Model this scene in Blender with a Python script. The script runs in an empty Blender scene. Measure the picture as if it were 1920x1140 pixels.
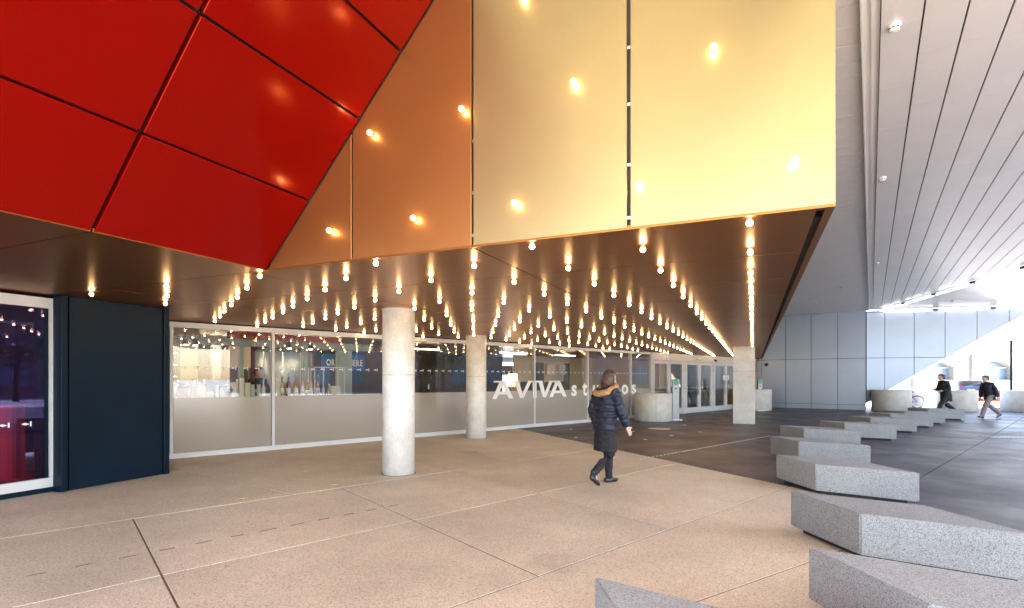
import bpy, bmesh, math, random
from mathutils import Vector, Matrix, noise
random.seed(7)
R = math.radians
scene = bpy.context.scene
COL = scene.collection
H0 = 1.55          # eye height
FP = 950.0         # focal length in photograph pixels

# ------------------------------------------------------------------ camera
cam_d = bpy.data.cameras.new('camera')
cam = bpy.data.objects.new('camera', cam_d); COL.objects.link(cam)
cam.location = (0, 0, H0); cam.rotation_euler = (R(90), 0, 0)
cam_d.sensor_width = 36; cam_d.lens = FP / 1920 * 36
cam_d.shift_y = 141 / 1920
cam_d.clip_start = 0.05; cam_d.clip_end = 2000
scene.camera = cam

# ------------------------------------------------------------------ sky and sun
SUN_EL, SUN_AZ = 50.0, 122.0      # azimuth clockwise from +Y: the sun stands to the right, outside the canopy
world = bpy.data.worlds.new('World'); scene.world = world; world.use_nodes = True
wn = world.node_tree.nodes; wl = world.node_tree.links
sky = wn.new('ShaderNodeTexSky'); sky.sky_type = 'NISHITA'; sky.sun_disc = False
sky.sun_elevation = R(SUN_EL); sky.sun_rotation = R(SUN_AZ)
sky.air_density = 1.0; sky.dust_density = 1.5; sky.ozone_density = 1.0
wl.new(sky.outputs[0], wn['Background'].inputs[0]); wn['Background'].inputs[1].default_value = 0.15
sun_d = bpy.data.lights.new('sun', 'SUN'); sun_d.energy = 3.6; sun_d.angle = R(0.5); sun_d.color = (1, .95, .87)
sun = bpy.data.objects.new('sun', sun_d); COL.objects.link(sun)
sv = Vector((math.sin(R(SUN_AZ)) * math.cos(R(SUN_EL)), math.cos(R(SUN_AZ)) * math.cos(R(SUN_EL)), math.sin(R(SUN_EL))))
sun.rotation_euler = sv.to_track_quat('Z', 'Y').to_euler()
scene.view_settings.view_transform = 'Standard'; scene.view_settings.look = 'None'
scene.view_settings.exposure = 3.42; scene.view_settings.gamma = 1.0
scene.render.engine = 'CYCLES'
cy = scene.cycles
cy.use_denoising = True; cy.max_bounces = 10; cy.diffuse_bounces = 5; cy.glossy_bounces = 5
cy.transparent_max_bounces = 16; cy.transmission_bounces = 6; cy.sample_clamp_indirect = 6.0
cy.caustics_reflective = False; cy.caustics_refractive = False
cy.use_light_tree = True

# ------------------------------------------------------------------ materials
def nt(name):
    m = bpy.data.materials.new(name); m.use_nodes = True
    return m, m.node_tree.nodes, m.node_tree.links
def mat(name, col, rough=.5, metal=0., var=.08, vscale=2.5, bump=0., bscale=120., coat=0., spec=.5, fine=0., fscale=90., stretch=None, rvar=.05, rand=0.):
    """Principled with two procedural layers: broad mottling (var) and fine grain (fine, bump)."""
    m, n, l = nt(name); b = n['Principled BSDF']
    b.inputs['Metallic'].default_value = metal; b.inputs['Roughness'].default_value = rough
    b.inputs['Specular IOR Level'].default_value = spec; b.inputs['Coat Weight'].default_value = coat
    b.inputs['Coat Roughness'].default_value = .12
    g = n.new('ShaderNodeNewGeometry'); pos = g.outputs['Position']
    if stretch:
        mp = n.new('ShaderNodeMapping'); mp.inputs['Scale'].default_value = stretch
        l.new(pos, mp.inputs['Vector']); pos = mp.outputs[0]
    t = n.new('ShaderNodeTexNoise'); t.inputs['Scale'].default_value = vscale; t.inputs['Detail'].default_value = 5
    l.new(pos, t.inputs['Vector'])
    r = n.new('ShaderNodeValToRGB'); e = r.color_ramp.elements
    e[0].position = .3; e[1].position = .7
    e[0].color = (*[c * (1 - var) for c in col], 1); e[1].color = (*[min(1, c * (1 + var)) for c in col], 1)
    l.new(t.outputs['Fac'], r.inputs['Fac']); out = r.outputs['Color']
    if fine > 0:
        v = n.new('ShaderNodeTexNoise'); v.inputs['Scale'].default_value = fscale; v.inputs['Detail'].default_value = 3
        l.new(pos, v.inputs['Vector'])
        mr = n.new('ShaderNodeMapRange'); mr.inputs['From Min'].default_value = .3; mr.inputs['From Max'].default_value = .7
        mr.inputs['To Min'].default_value = 1 - fine; mr.inputs['To Max'].default_value = 1 + fine
        l.new(v.outputs['Fac'], mr.inputs['Value'])
        mx = n.new('ShaderNodeMix'); mx.data_type = 'RGBA'; mx.blend_type = 'MULTIPLY'; mx.inputs['Factor'].default_value = 1
        l.new(out, mx.inputs[6]); l.new(mr.outputs[0], mx.inputs[7]); out = mx.outputs[2]
    l.new(out, b.inputs['Base Color'])
    rr = n.new('ShaderNodeMapRange'); rr.inputs['To Min'].default_value = max(.02, rough - rvar); rr.inputs['To Max'].default_value = rough + rvar
    if rvar > 0: l.new(t.outputs['Fac'], rr.inputs['Value']); l.new(rr.outputs[0], b.inputs['Roughness'])
    if bump > 0:
        bt = n.new('ShaderNodeTexNoise'); bt.inputs['Scale'].default_value = bscale; bt.inputs['Detail'].default_value = 4
        l.new(pos, bt.inputs['Vector'])
        bp = n.new('ShaderNodeBump'); bp.inputs['Strength'].default_value = bump; bp.inputs['Distance'].default_value = .004
        l.new(bt.outputs['Fac'], bp.inputs['Height']); l.new(bp.outputs[0], b.inputs['Normal'])
    return m
def speckle(name, stops, scale, rough=.7, tint=.1, bump=.3, tscale=.6, rvar=.12, spots=False):
    """Stone or exposed aggregate: voronoi grains picked from a ramp of stops, broad stains over them."""
    m, n, l = nt(name); b = n['Principled BSDF']
    g = n.new('ShaderNodeNewGeometry')
    v = n.new('ShaderNodeTexVoronoi'); v.inputs['Scale'].default_value = scale; l.new(g.outputs['Position'], v.inputs['Vector'])
    sep = n.new('ShaderNodeSeparateColor'); l.new(v.outputs['Color'], sep.inputs[0])
    r = n.new('ShaderNodeValToRGB'); r.color_ramp.interpolation = 'LINEAR'
    while len(r.color_ramp.elements) < len(stops): r.color_ramp.elements.new(.5)
    for e, (p, c) in zip(r.color_ramp.elements, stops): e.position = p; e.color = (*c, 1)
    l.new(sep.outputs[0], r.inputs['Fac'])
    t = n.new('ShaderNodeTexNoise'); t.inputs['Scale'].default_value = tscale; t.inputs['Detail'].default_value = 7; t.inputs['Roughness'].default_value = .6
    l.new(g.outputs['Position'], t.inputs['Vector'])
    mr = n.new('ShaderNodeMapRange'); mr.inputs['From Min'].default_value = .3; mr.inputs['From Max'].default_value = .7
    mr.inputs['To Min'].default_value = 1 - tint; mr.inputs['To Max'].default_value = 1 + tint
    l.new(t.outputs['Fac'], mr.inputs['Value'])
    oi = n.new('ShaderNodeObjectInfo'); od = n.new('ShaderNodeMapRange'); od.inputs['To Min'].default_value = .93; od.inputs['To Max'].default_value = 1.06
    l.new(oi.outputs['Random'], od.inputs['Value']); om_ = n.new('ShaderNodeMath'); om_.operation = 'MULTIPLY'; l.new(mr.outputs[0], om_.inputs[0]); l.new(od.outputs[0], om_.inputs[1])
    mx = n.new('ShaderNodeMix'); mx.data_type = 'RGBA'; mx.blend_type = 'MULTIPLY'; mx.inputs['Factor'].default_value = 1
    l.new(r.outputs[0], mx.inputs[6]); l.new(om_.outputs[0], mx.inputs[7]); out = mx.outputs[2]
    if spots:      # old gum spots and a few wandering stains
        for sc_, rad, dark_, dist in ((2.6, .055, .66, .0), (.5, .16, .84, .35)):
            vs_ = n.new('ShaderNodeTexVoronoi'); vs_.inputs['Scale'].default_value = sc_
            wv = n.new('ShaderNodeTexNoise'); wv.inputs['Scale'].default_value = 3.0; wv.inputs['Detail'].default_value = 6; l.new(g.outputs['Position'], wv.inputs['Vector'])
            va = n.new('ShaderNodeVectorMath'); va.operation = 'MULTIPLY_ADD'; va.inputs[1].default_value = (dist * 2 + .06,) * 3
            l.new(wv.outputs['Color'], va.inputs[0]); l.new(g.outputs['Position'], va.inputs[2]); l.new(va.outputs[0], vs_.inputs['Vector'])
            sm = n.new('ShaderNodeMapRange'); sm.inputs['From Min'].default_value = rad * .55; sm.inputs['From Max'].default_value = rad
            sm.inputs['To Min'].default_value = dark_; sm.inputs['To Max'].default_value = 1; l.new(vs_.outputs['Distance'], sm.inputs['Value'])
            m2 = n.new('ShaderNodeMix'); m2.data_type = 'RGBA'; m2.blend_type = 'MULTIPLY'; m2.inputs['Factor'].default_value = 1
            l.new(out, m2.inputs[6]); l.new(sm.outputs[0], m2.inputs[7]); out = m2.outputs[2]
    l.new(out, b.inputs['Base Color'])
    rr = n.new('ShaderNodeMapRange'); rr.inputs['From Min'].default_value = .3; rr.inputs['From Max'].default_value = .7
    rr.inputs['To Min'].default_value = rough - rvar; rr.inputs['To Max'].default_value = rough + rvar
    l.new(t.outputs['Fac'], rr.inputs['Value']); l.new(rr.outputs[0], b.inputs['Roughness'])
    bp = n.new('ShaderNodeBump'); bp.inputs['Strength'].default_value = bump; bp.inputs['Distance'].default_value = .003
    l.new(v.outputs['Distance'], bp.inputs['Height']); l.new(bp.outputs[0], b.inputs['Normal'])
    return m
def emit(name, col, s):
    m, n, l = nt(name); n.remove(n['Principled BSDF'])
    e = n.new('ShaderNodeEmission'); e.inputs[0].default_value = (*col, 1); e.inputs[1].default_value = s
    l.new(e.outputs[0], n['Material Output'].inputs[0]); return m
def glass(name, tint=(.93, .95, .95), base=.05, rough=0.0, refl=(1, 1, 1)):
    """Architectural pane: straight-through transparency plus a mirror layer that grows towards grazing angles."""
    m, n, l = nt(name); n.remove(n['Principled BSDF'])
    tr = n.new('ShaderNodeBsdfTransparent'); tr.inputs[0].default_value = (*tint, 1)
    gl = n.new('ShaderNodeBsdfGlossy'); gl.inputs['Roughness'].default_value = rough; gl.inputs[0].default_value = (*refl, 1)
    lw = n.new('ShaderNodeLayerWeight'); lw.inputs[0].default_value = .5
    p = n.new('ShaderNodeMath'); p.operation = 'POWER'; p.inputs[1].default_value = 4.0; l.new(lw.outputs['Facing'], p.inputs[0])
    a = n.new('ShaderNodeMath'); a.operation = 'MULTIPLY_ADD'; a.inputs[1].default_value = 1 - base; a.inputs[2].default_value = base
    l.new(p.outputs[0], a.inputs[0])
    mx = n.new('ShaderNodeMixShader'); l.new(a.outputs[0], mx.inputs[0]); l.new(tr.outputs[0], mx.inputs[1]); l.new(gl.outputs[0], mx.inputs[2])
    l.new(mx.outputs[0], n['Material Output'].inputs[0]); return m

M = {}
M['beige'] = speckle('exposed_aggregate_concrete', [(0, (.33, .25, .17)), (.15, (.60, .48, .36)), (.6, (.72, .585, .45)), (.92, (.78, .66, .52)), (1, (.48, .38, .28))], 130, .62, .21, .25, .55, .1, spots=True)
M['darkpave'] = speckle('dark_resin_paving', [(0, (.028, .026, .039)), (.5, (.046, .043, .062)), (1, (.08, .075, .10))], 150, .44, .25, .2, .8, .14)
M['joint'] = mat('joint_filler', (.15, .105, .07), .9)
M['darkjoint'] = mat('dark_joint', (.03, .027, .026), .9)
M['granite'] = speckle('granite', [(0, (.08, .08, .085)), (.14, (.22, .225, .23)), (.5, (.33, .335, .34)), (1, (.43, .435, .44))], 210, .72, .08, .3, 3, .06)
M['concrete'] = mat('smooth_concrete', (.56, .53, .49), .6, var=.10, vscale=4, bump=.25, bscale=60, fine=.06, fscale=25)
M['pale_concrete'] = mat('pale_smooth_concrete', (.74, .71, .67), .55, var=.10, vscale=5, bump=.3, bscale=60, fine=.07, fscale=22)
M['gold'] = mat('gold_anodised_panel', (.385, .305, .142), .36, metal=.85, var=.02, fine=.03, fscale=160, rvar=0, bump=.5, bscale=1.3)
M['gold_painted_reflection'] = mat('gold_panel_painted_reflection', (.40, .19, .06), .36, metal=.85, var=.02, fine=.03, fscale=160, rvar=0, bump=.5, bscale=1.3)  # same gold finish, with the red wall's reflection put into its colour
M['red'] = mat('red_lacquer_panel', (.175, .0003, .0006), .18, var=.02, spec=.55, rvar=.0, bump=.5, bscale=1.2)
M['red'].node_tree.nodes['Principled BSDF'].inputs['Specular Tint'].default_value = (1, .26, .10, 1)
M['bronze'] = mat('bronze_soffit_panel', (.36, .145, .034), .36, metal=1.0, rvar=0, var=.05, vscale=1.2, fine=.04, fscale=140)
M['black'] = mat('black_backing', (.012, .011, .011), .8)
M['brown'] = mat('brown_backing', (.10, .08, .065), .8)
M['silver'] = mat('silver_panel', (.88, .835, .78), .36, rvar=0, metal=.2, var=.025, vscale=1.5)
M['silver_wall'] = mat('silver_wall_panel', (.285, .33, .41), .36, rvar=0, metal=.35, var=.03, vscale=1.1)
M['white'] = mat('white_powder_coat', (.60, .60, .61), .4, var=.02)
M['steel'] = mat('brushed_steel', (.6, .6, .6), .3, metal=1, var=.05)
M['darksteel'] = mat('blue_black_steel', (.003, .012, .024), .42, metal=.0, spec=.13, rvar=.02, var=.15, vscale=1.2, bump=.06, bscale=300)
M['glass'] = glass('clear_glass', base=.036)
M['mirrorglass'] = glass('solar_glass', (.75, .62, .78), .05, 0.0, (.30, .30, .55))
M['frost'] = mat('frosted_film', (.31, .27, .225), .17, var=.012, spec=.8, rvar=0)
M['bulb'] = emit('bulb_glow', (1.0, .64, .29), 10)
M['tube'] = emit('tube_glow', (.93, .96, 1.0), .7)
M['lens'] = emit('warm_strip_glow', (1, .78, .48), 4)
M['spot'] = emit('spotlight_glow', (1, .74, .42), 13)
M['post_steel'] = mat('grey_post_steel', (.19, .195, .20), .42, metal=.8)
M['brass'] = mat('brass_lamp_cap', (.7, .5, .25), .3, metal=1)
M['plastic'] = mat('white_plastic', (.8, .79, .76), .4)
M['blackp'] = mat('black_plastic', (.015, .015, .016), .4)
M['letter'] = mat('white_vinyl', (.86, .86, .86), .5, var=.01)
M['street'] = speckle('street_stone', [(0, (.40, .40, .40)), (.5, (.47, .47, .47)), (1, (.55, .55, .55))], 30, .6, .12, .1)

# ------------------------------------------------------------------ geometry helpers
BASE = {}
def V(*a): return Vector(a)
def gp(px, py, z=0.):
    """The point at height z that the photograph shows at pixel (px, py)."""
    d = FP * (z - H0) / (711 - py); return V((px - 960) / FP * d, d, z)
def finish(bm): bmesh.ops.recalc_face_normals(bm, faces=bm.faces); return bm
def obj(name, bm, m, parent=None, smooth=False, base=None, bevel=0.):
    """One mesh object; world-space shape, origin at its thing's base."""
    if isinstance(bm, bpy.types.Mesh): me = bm
    else:
        finish(bm)
        if bevel > 0:
            bmesh.ops.bevel(bm, geom=list(bm.edges), offset=bevel, segments=1, affect='EDGES', clamp_overlap=True)
        me = bpy.data.meshes.new(name); 
        b = BASE[parent.name] if parent else base
        if b is None:
            xs = [v.co for v in bm.verts]
            b = V(sum(c.x for c in xs) / len(xs), sum(c.y for c in xs) / len(xs), min(c.z for c in xs))
        bmesh.ops.translate(bm, verts=bm.verts, vec=-b); bm.to_mesh(me); bm.free()
    o = bpy.data.objects.new(name, me); COL.objects.link(o)
    if m is not None and not me.materials: me.materials.append(m)
    if smooth:
        for p in me.polygons: p.use_smooth = True
    if parent: o.parent = parent; BASE[o.name] = BASE[parent.name]
    elif not isinstance(bm, bpy.types.Mesh): o.location = b; BASE[o.name] = b
    return o
def tag(o, label=None, cat=None, group=None, kind=None):
    if label: o['label'] = label
    if cat: o['category'] = cat
    if group: o['group'] = group
    if kind: o['kind'] = kind
    return o
def thing(name, label, cat, loc, group=None, rz=0.):
    o = bpy.data.objects.new(name, None); COL.objects.link(o); o.empty_display_size = .1
    o.location = loc; o.rotation_euler = (0, 0, rz); BASE[o.name] = Vector(loc)
    return tag(o, label, cat, group)
def local_thing(name, label, cat, loc, group=None, rz=0.):
    """A thing whose parts are shaped round its own origin."""
    o = thing(name, label, cat, loc, group, rz); BASE[o.name] = V(0, 0, 0); return o
def copy_tree(o, parent=None):
    c = o.copy(); COL.objects.link(c)
    if parent: c.parent = parent
    for ch in [x for x in bpy.data.objects if x.parent == o]: copy_tree(ch, c)
    return c
def prism(poly, off, bm=None):
    bm = bm or bmesh.new(); off = Vector(off)
    a = [bm.verts.new(Vector(p)) for p in poly]; b = [bm.verts.new(Vector(p) + off) for p in poly]
    k = len(poly); bm.faces.new(a); bm.faces.new(list(reversed(b)))
    for i in range(k): bm.faces.new((a[i], b[i], b[(i + 1) % k], a[(i + 1) % k]))
    return bm
def obox(c, ax, ay, hx, hy, hz, bm=None):
    """Box centred at c with horizontal axes ax, ay."""
    bm = bm or bmesh.new(); c = Vector(c); ax = Vector(ax).normalized(); ay = Vector(ay).normalized()
    q = [c + ax * sx * hx + ay * sy * hy - V(0, 0, hz) for sx, sy in ((-1, -1), (1, -1), (1, 1), (-1, 1))]
    return prism(q, (0, 0, 2 * hz), bm)
def box(x0, x1, y0, y1, z0, z1, bm=None):
    return prism([(x0, y0, z0), (x1, y0, z0), (x1, y1, z0), (x0, y1, z0)], (0, 0, z1 - z0), bm)
def lathe(prof, c, n=32, bm=None, axis=None):
    """Revolve (radius, height) pairs round the axis through c."""
    bm = bm or bmesh.new(); c = Vector(c); rings = []
    q = axis.to_track_quat('Z', 'Y').to_matrix() if axis else Matrix.Identity(3)
    for r, z in prof:
        rings.append([bm.verts.new(c + q @ V(r * math.cos(2 * math.pi * i / n), r * math.sin(2 * math.pi * i / n), z)) for i in range(n)])
    for a, b in zip(rings, rings[1:]):
        for i in range(n): bm.faces.new((a[i], a[(i + 1) % n], b[(i + 1) % n], b[i]))
    bm.faces.new(list(reversed(rings[0]))); bm.faces.new(rings[-1]); return bm
def tube(pts, rad, n=8, bm=None, flat=None):
    """Round tube through points; rad is one radius or one per point ((rx, ry) pairs with flat = the x axis of the section)."""
    bm = bm or bmesh.new(); pts = [Vector(p) for p in pts]; rings = []
    for i, p in enumerate(pts):
        t = (pts[min(i + 1, len(pts) - 1)] - pts[max(i - 1, 0)]).normalized()
        up = Vector(flat) if flat is not None else (V(0, 0, 1) if abs(t.z) < .9 else V(1, 0, 0))
        u = (up - t * up.dot(t)).normalized(); w = t.cross(u)
        r = rad[i] if isinstance(rad, (list, tuple)) else rad
        rx, ry = r if isinstance(r, (list, tuple)) else (r, r)
        rings.append([bm.verts.new(p + u * rx * math.cos(2 * math.pi * k / n) + w * ry * math.sin(2 * math.pi * k / n)) for k in range(n)])
    for a, b in zip(rings, rings[1:]):
        for k in range(n): bm.faces.new((a[k], a[(k + 1) % n], b[(k + 1) % n], b[k]))
    bm.faces.new(list(reversed(rings[0]))); bm.faces.new(rings[-1]); return bm
def torus(c, ax, Rr, r, n=28, k=6, bm=None):
    bm = bm or bmesh.new(); c = Vector(c); q = Vector(ax).to_track_quat('Z', 'Y').to_matrix(); g = []
    for i in range(n):
        a = 2 * math.pi * i / n
        g.append([bm.verts.new(c + q @ V((Rr + r * math.cos(b)) * math.cos(a), (Rr + r * math.cos(b)) * math.sin(a), r * math.sin(b))) for b in [2 * math.pi * j / k for j in range(k)]])
    for i in range(n):
        for j in range(k): bm.faces.new((g[i][j], g[(i + 1) % n][j], g[(i + 1) % n][(j + 1) % k], g[i][(j + 1) % k]))
    return bm
def ball(c, r, bm=None, sc=(1, 1, 1), u=12, v=8):
    bm = bm or bmesh.new()
    bmesh.ops.create_uvsphere(bm, u_segments=u, v_segments=v, radius=r, matrix=Matrix.Translation(Vector(c)) @ Matrix.Diagonal((*sc, 1)))
    return bm
def clip(poly, p, n):
    """Convex polygon cut to the side of point p that n points to (works on x, y of any Vector)."""
    out = []
    for i in range(len(poly)):
        a, b = poly[i], poly[(i + 1) % len(poly)]
        da, db = (a - p).dot(n), (b - p).dot(n)
        if da >= 0: out.append(a)
        if (da >= 0) != (db >= 0): out.append(a + (b - a) * (da / (da - db)))
    return out
def shrink(poly, d):
    """Inset a convex polygon by d (a joint of 2d between neighbours); None when nothing is left."""
    c = sum(poly, poly[0] * 0) / len(poly); out = list(poly)
    for i in range(len(poly)):
        a, b = poly[i], poly[(i + 1) % len(poly)]
        if (b - a).length < 1e-5: continue
        e = (b - a).normalized(); n = (c - a) - e * (c - a).dot(e)
        if n.length < 1e-6: return None
        n.normalize(); out = clip(out, a + n * d, n)
        if len(out) < 3: return None
    return out
def area(poly):
    s = V(0, 0, 0)
    for i in range(1, len(poly) - 1): s += (poly[i] - poly[0]).cross(poly[i + 1] - poly[0])
    return s.length / 2
def proj(p):
    return (960 + FP * p.x / p.y, 711 - FP * (p.z - H0) / p.y) if p.y > .2 else None
def seen(poly):
    """Rough picture area of a flat piece, 0 when it lies outside the frame."""
    q = [proj(p) for p in poly]
    if any(x is None for x in q):
        return 0
    x0, x1 = max(0, min(a for a, b in q)), min(1920, max(a for a, b in q)); y0, y1 = max(0, min(b for a, b in q)), min(1140, max(b for a, b in q))
    return max(0, x1 - x0) * max(0, y1 - y0)

A = V(.4296, .903, 0).normalized(); G = V(.9218, -.3877, 0).normalized()     # the bronze soffit's two directions
F = V(.7434, .6688, 0).normalized(); NF = V(.6688, -.7434, 0).normalized()     # along the glazed facade, and out of it
HD = V(.578, .816, 0).normalized(); PH = V(-.816, .578, 0).normalized()
O = V(-2.60, 5.354, 0)
SZ = 2.70; CZ = 5.0
def S(a, g, z=SZ): return O + A * a + G * g + V(0, 0, z)
F0 = V(-6.66, 9.85, 0)
def FX(t, n, z): return F0 + F * t + NF * n + V(0, 0, z)        # n > 0 outside, n < 0 inside
def tpx(px, n=0.):
    r = (px - 960) / FP; b = F0 + NF * n; return (-b.x + r * b.y) / (F.x - r * F.y)
def IN(px, n, z): return FX(tpx(px, n), n, z)

# ------------------------------------------------------------------ ground and paving
g = bmesh.new(); s = 900
g.faces.new([g.verts.new(p) for p in ((-s, -s, -.06), (s, -s, -.06), (s, s, -.06), (-s, s, -.06))])
tag(obj('ground', g, M['street'], base=V(0, 0, -.06)), kind='structure')

Bd0, Bd1 = gp(968, 803), gp(1480, 912)
bdir = (Bd1 - Bd0).normalized(); bn = V(bdir.y, -bdir.x, 0)       # bn points to the beige side
if (V(-2, 5, 0) - Bd0).dot(bn) < 0: bn = -bn
beige = [V(-9, -8, 0), V(9, -8, 0), V(9, 18, 0), V(-9, 18, 0)]
beige = clip(clip(beige, Bd0, bn), FX(0, .02, 0), NF)
def L2(a, b): return gp(*a), gp(*b)
def cut(polys, line):
    p, q = line; e = (q - p).normalized(); n = V(-e.y, e.x, 0); o = []
    for P_ in polys:
        for sgn in (1, -1):
            c = clip(P_, p, n * sgn)
            if len(c) >= 3 and area(c) > .02: o.append(c)
    return o
l1 = L2((870, 1130), (1480, 912)); l2 = L2((320, 1075), (1010, 925)); l3 = L2((0, 1010), (640, 914))
def side(poly, line):
    p, q = line; e = (q - p).normalized(); c = sum(poly, V(0, 0, 0)) / len(poly); return (c - p).dot(V(-e.y, e.x, 0))
strips = cut(cut(cut([beige], l1), l2), l3)
g1 = L2((250, 974), (335, 1140)); g2 = L2((641, 915), (1005, 1078)); g3 = L2((800, 870), (1255, 991)); g4 = L2((318, 879), (547, 927)); g5 = L2((1245, 874), (1369, 942))
slabs = []
for sp in strips:
    a1, a2, a3 = side(sp, l1) > 0, side(sp, l2) > 0, side(sp, l3) > 0
    k = a1 + a2 + a3
    if k == 0: slabs += cut([sp], L2((1300, 1130), (1640, 1010)))
    elif k == 1: slabs += cut(cut(cut([sp], g1), g2), g3)
    elif k == 2: slabs += cut(cut(cut([sp], g1), g2), g3)
    else: slabs += cut(cut(cut([sp], g4), g3), L2((850, 838), (1000, 876)))
pav = thing('concrete_paving', None, None, (0, 0, -.05)); tag(pav, kind='structure')
obj('subbase', prism([p + V(0, 0, -.045) for p in beige], (0, 0, .040)), M['joint'], pav)
for P_ in slabs:
    q = shrink(P_, .008)
    if q and area(q) > .02:
        obj('slab', prism([p + V(0, 0, -.012) for p in q], (0, 0, .012 + random.uniform(-.001, .001))), M['beige'], pav, bevel=.002)

dark = [V(-4, -8, 0), V(21, -8, 0), V(25.5, 27, 0), V(8, 30, 0), V(-4, 20, 0)]
dark = clip(clip(dark, Bd0, -bn), FX(0, .02, 0), NF)
dpav = thing('dark_paving', None, None, (0, 0, -.05)); tag(dpav, kind='structure')
obj('subbase', prism([p + V(0, 0, -.046) for p in dark], (0, 0, .03)), M['darkjoint'], dpav)
dl = gp(1215, 858); cell = []
ea = (gp(1440, 818) - dl).normalized(); eb = V(-ea.y, ea.x, 0)
for i in range(-9, 10):
    for j in range(-9, 14):
        c0 = dl + ea * (i * 3.0 + (j % 2) * 1.5) + eb * (j * 2.0)
        P_ = [c0, c0 + ea * 3.0, c0 + ea * 3.0 + eb * 2.0, c0 + eb * 2.0]
        for k in range(len(dark)):
            a, b = dark[k], dark[(k + 1) % len(dark)]; e = (b - a).normalized(); n = V(-e.y, e.x, 0)
            if n.dot(sum(dark, V(0, 0, 0)) / len(dark) - a) < 0: n = -n
            P_ = clip(P_, a, n)
            if len(P_) < 3: break
        if len(P_) >= 3 and area(P_) > .05: cell.append(P_)
for P_ in cell:
    q = shrink(P_, .007)
    if q: obj('slab', prism([p + V(0, 0, -.012) for p in q], (0, 0, .0115 + random.uniform(-.001, .001))), M['darkpave'], dpav)

# dashed slot drains: rows of short metal inserts in the paving
def dashes(name, a, b, ln, gap, w, m, label):
    d = (b - a).normalized(); L = (b - a).length; s_ = 0
    t = thing(name, label, 'drain', a)
    while s_ < L:
        c = a + d * (s_ + ln / 2)
        obj('slot', obox(c + V(0, 0, .0005), d, V(-d.y, d.x, 0), ln / 2 * random.uniform(.7, 1.05), w / 2, .0035), m, t); s_ += ln + gap
dashes('slot_drain', gp(-60, 1102), gp(760, 944), .16, .13, .009, M['joint'], 'dashed slot drain crossing the beige concrete slabs towards the round column')
dashes('slot_drain', gp(1200, 861), gp(1442, 817.5), .07, .07, .022, M['letter'], 'dotted pale slot drain crossing the dark paving to the granite blocks')
# round plugs and little studs let into the floor
for i, (px, py, lab) in enumerate([(380, 876, 'beside the dark steel wall'), (457, 932, 'furthest out from the dark steel wall'), (526, 861, 'in front of the second window bay'), (573, 882, 'between the dark wall and round column'), (628, 907, 'just before the thick round column'), (648, 848, 'by the glass behind the thick column'), (703, 866, 'at the foot of the thick column'), (880, 870, 'behind the walker, near the thin round column')]):
    t = thing('floor_plug', 'round flush floor plug in the beige concrete ' + lab, 'floor plug', gp(px, py), 'floor plugs in the concrete')
    obj('ring', torus(gp(px, py) + V(0, 0, 0), V(0, 0, 1), .075, .006, 20, 5), M['brass'], t, True)
    obj('cover', lathe([(.07, -.01), (.07, .0015)], gp(px, py), 20), M['beige'], t)
for i, (px, py) in enumerate([(1070, 805), (1080, 820), (1140, 800), (1187, 809), (1210, 824), (1283, 797), (1259, 817), (1313, 810), (1337, 774), (1369, 775)]):
    t = obj('floor_stud', lathe([(.055, -.008), (.055, .003), (.045, .006)], gp(px, py), 14), M['letter'], smooth=False)
    names = ['nearest the facade on the beige edge', 'nearest the beige edge in front of the lettering', 'beside the walker, towards the glass', 'between the walker and the curved wall', 'nearest to the dotted drain', 'at the foot of the steel reader post', 'midway along the dark paving before the doors', 'between the steel post and the square column', 'at the sill of the last double doors', 'close behind the square column']
    tag(t, 'small pale stud in the dark paving ' + names[i], 'floor stud', 'pale studs in the dark paving')
t = thing('drain_cover', 'round brownish drain cover in the dark paving before the curved concrete drum', 'drain', gp(1236, 804))
obj('cover', lathe([(.36, -.01), (.36, .002), (.33, .004)], gp(1236, 804), 28), M['brass'], t)
obj('rim', torus(gp(1236, 804), V(0, 0, 1), .37, .008, 28, 5), M['darkjoint'], t)
t = thing('drain_grate', 'slotted metal drain grate in the bright paving beyond the granite blocks', 'drain', gp(1892, 820))
gc = gp(1892, 820)
obj('frame', obox(gc, V(1, 0, 0), V(0, 1, 0), .62, .24, .004), M['darkjoint'], t)
for i in range(10): obj('bar', obox(gc + V(-.55 + i * .122, 0, .004), V(1, 0, 0), V(0, 1, 0), .02, .2, .004), M['steel'], t)

# ------------------------------------------------------------------ gold wall
gn = A.copy()                                                     # the wall faces back along -A
gd = (V(2.145, 3.357, 0) - O).normalized()                        # along its lower edge
def W(px):
    n = V(.3877, .9218, 0); d = (n.dot(O)) / (n.x * (px - 960) / FP + n.y); return V((px - 960) / FP * d, d, 0)
wn_ = V(-gd.y, gd.x, 0); wn_ = wn_ if wn_.dot(A) > 0 else -wn_   # into the building
gw = thing('gold_wall', 'gold metal panel wall with lit bulbs above the bronze soffit', 'wall', O + V(0, 0, SZ))
def wpt(px, py):
    b = W(px); return b + V(0, 0, H0 + (711 - py) / FP * b.y)
E_ = (wpt(812, 0) - (O + V(0, 0, SZ))).normalized()
TOP = 5.25
obj('backing', prism([O + wn_ * .05 + V(0, 0, SZ + .03), W(1566) + wn_ * .05 + V(0, 0, SZ + .03), W(1566) + wn_ * .05 + V(0, 0, TOP), O + wn_ * .05 + V(0, 0, TOP)], wn_ * .12), M['brown'], gw)
wx = [O - gd * 1.36] + [W(p) for p in (660, 885.5, 1178.5, 1567)]
gaps = [0, .009, .010, .014, 0]
en = (E_.cross(wn_)).normalized(); en = en if en.dot(gd) > 0 else -en
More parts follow.
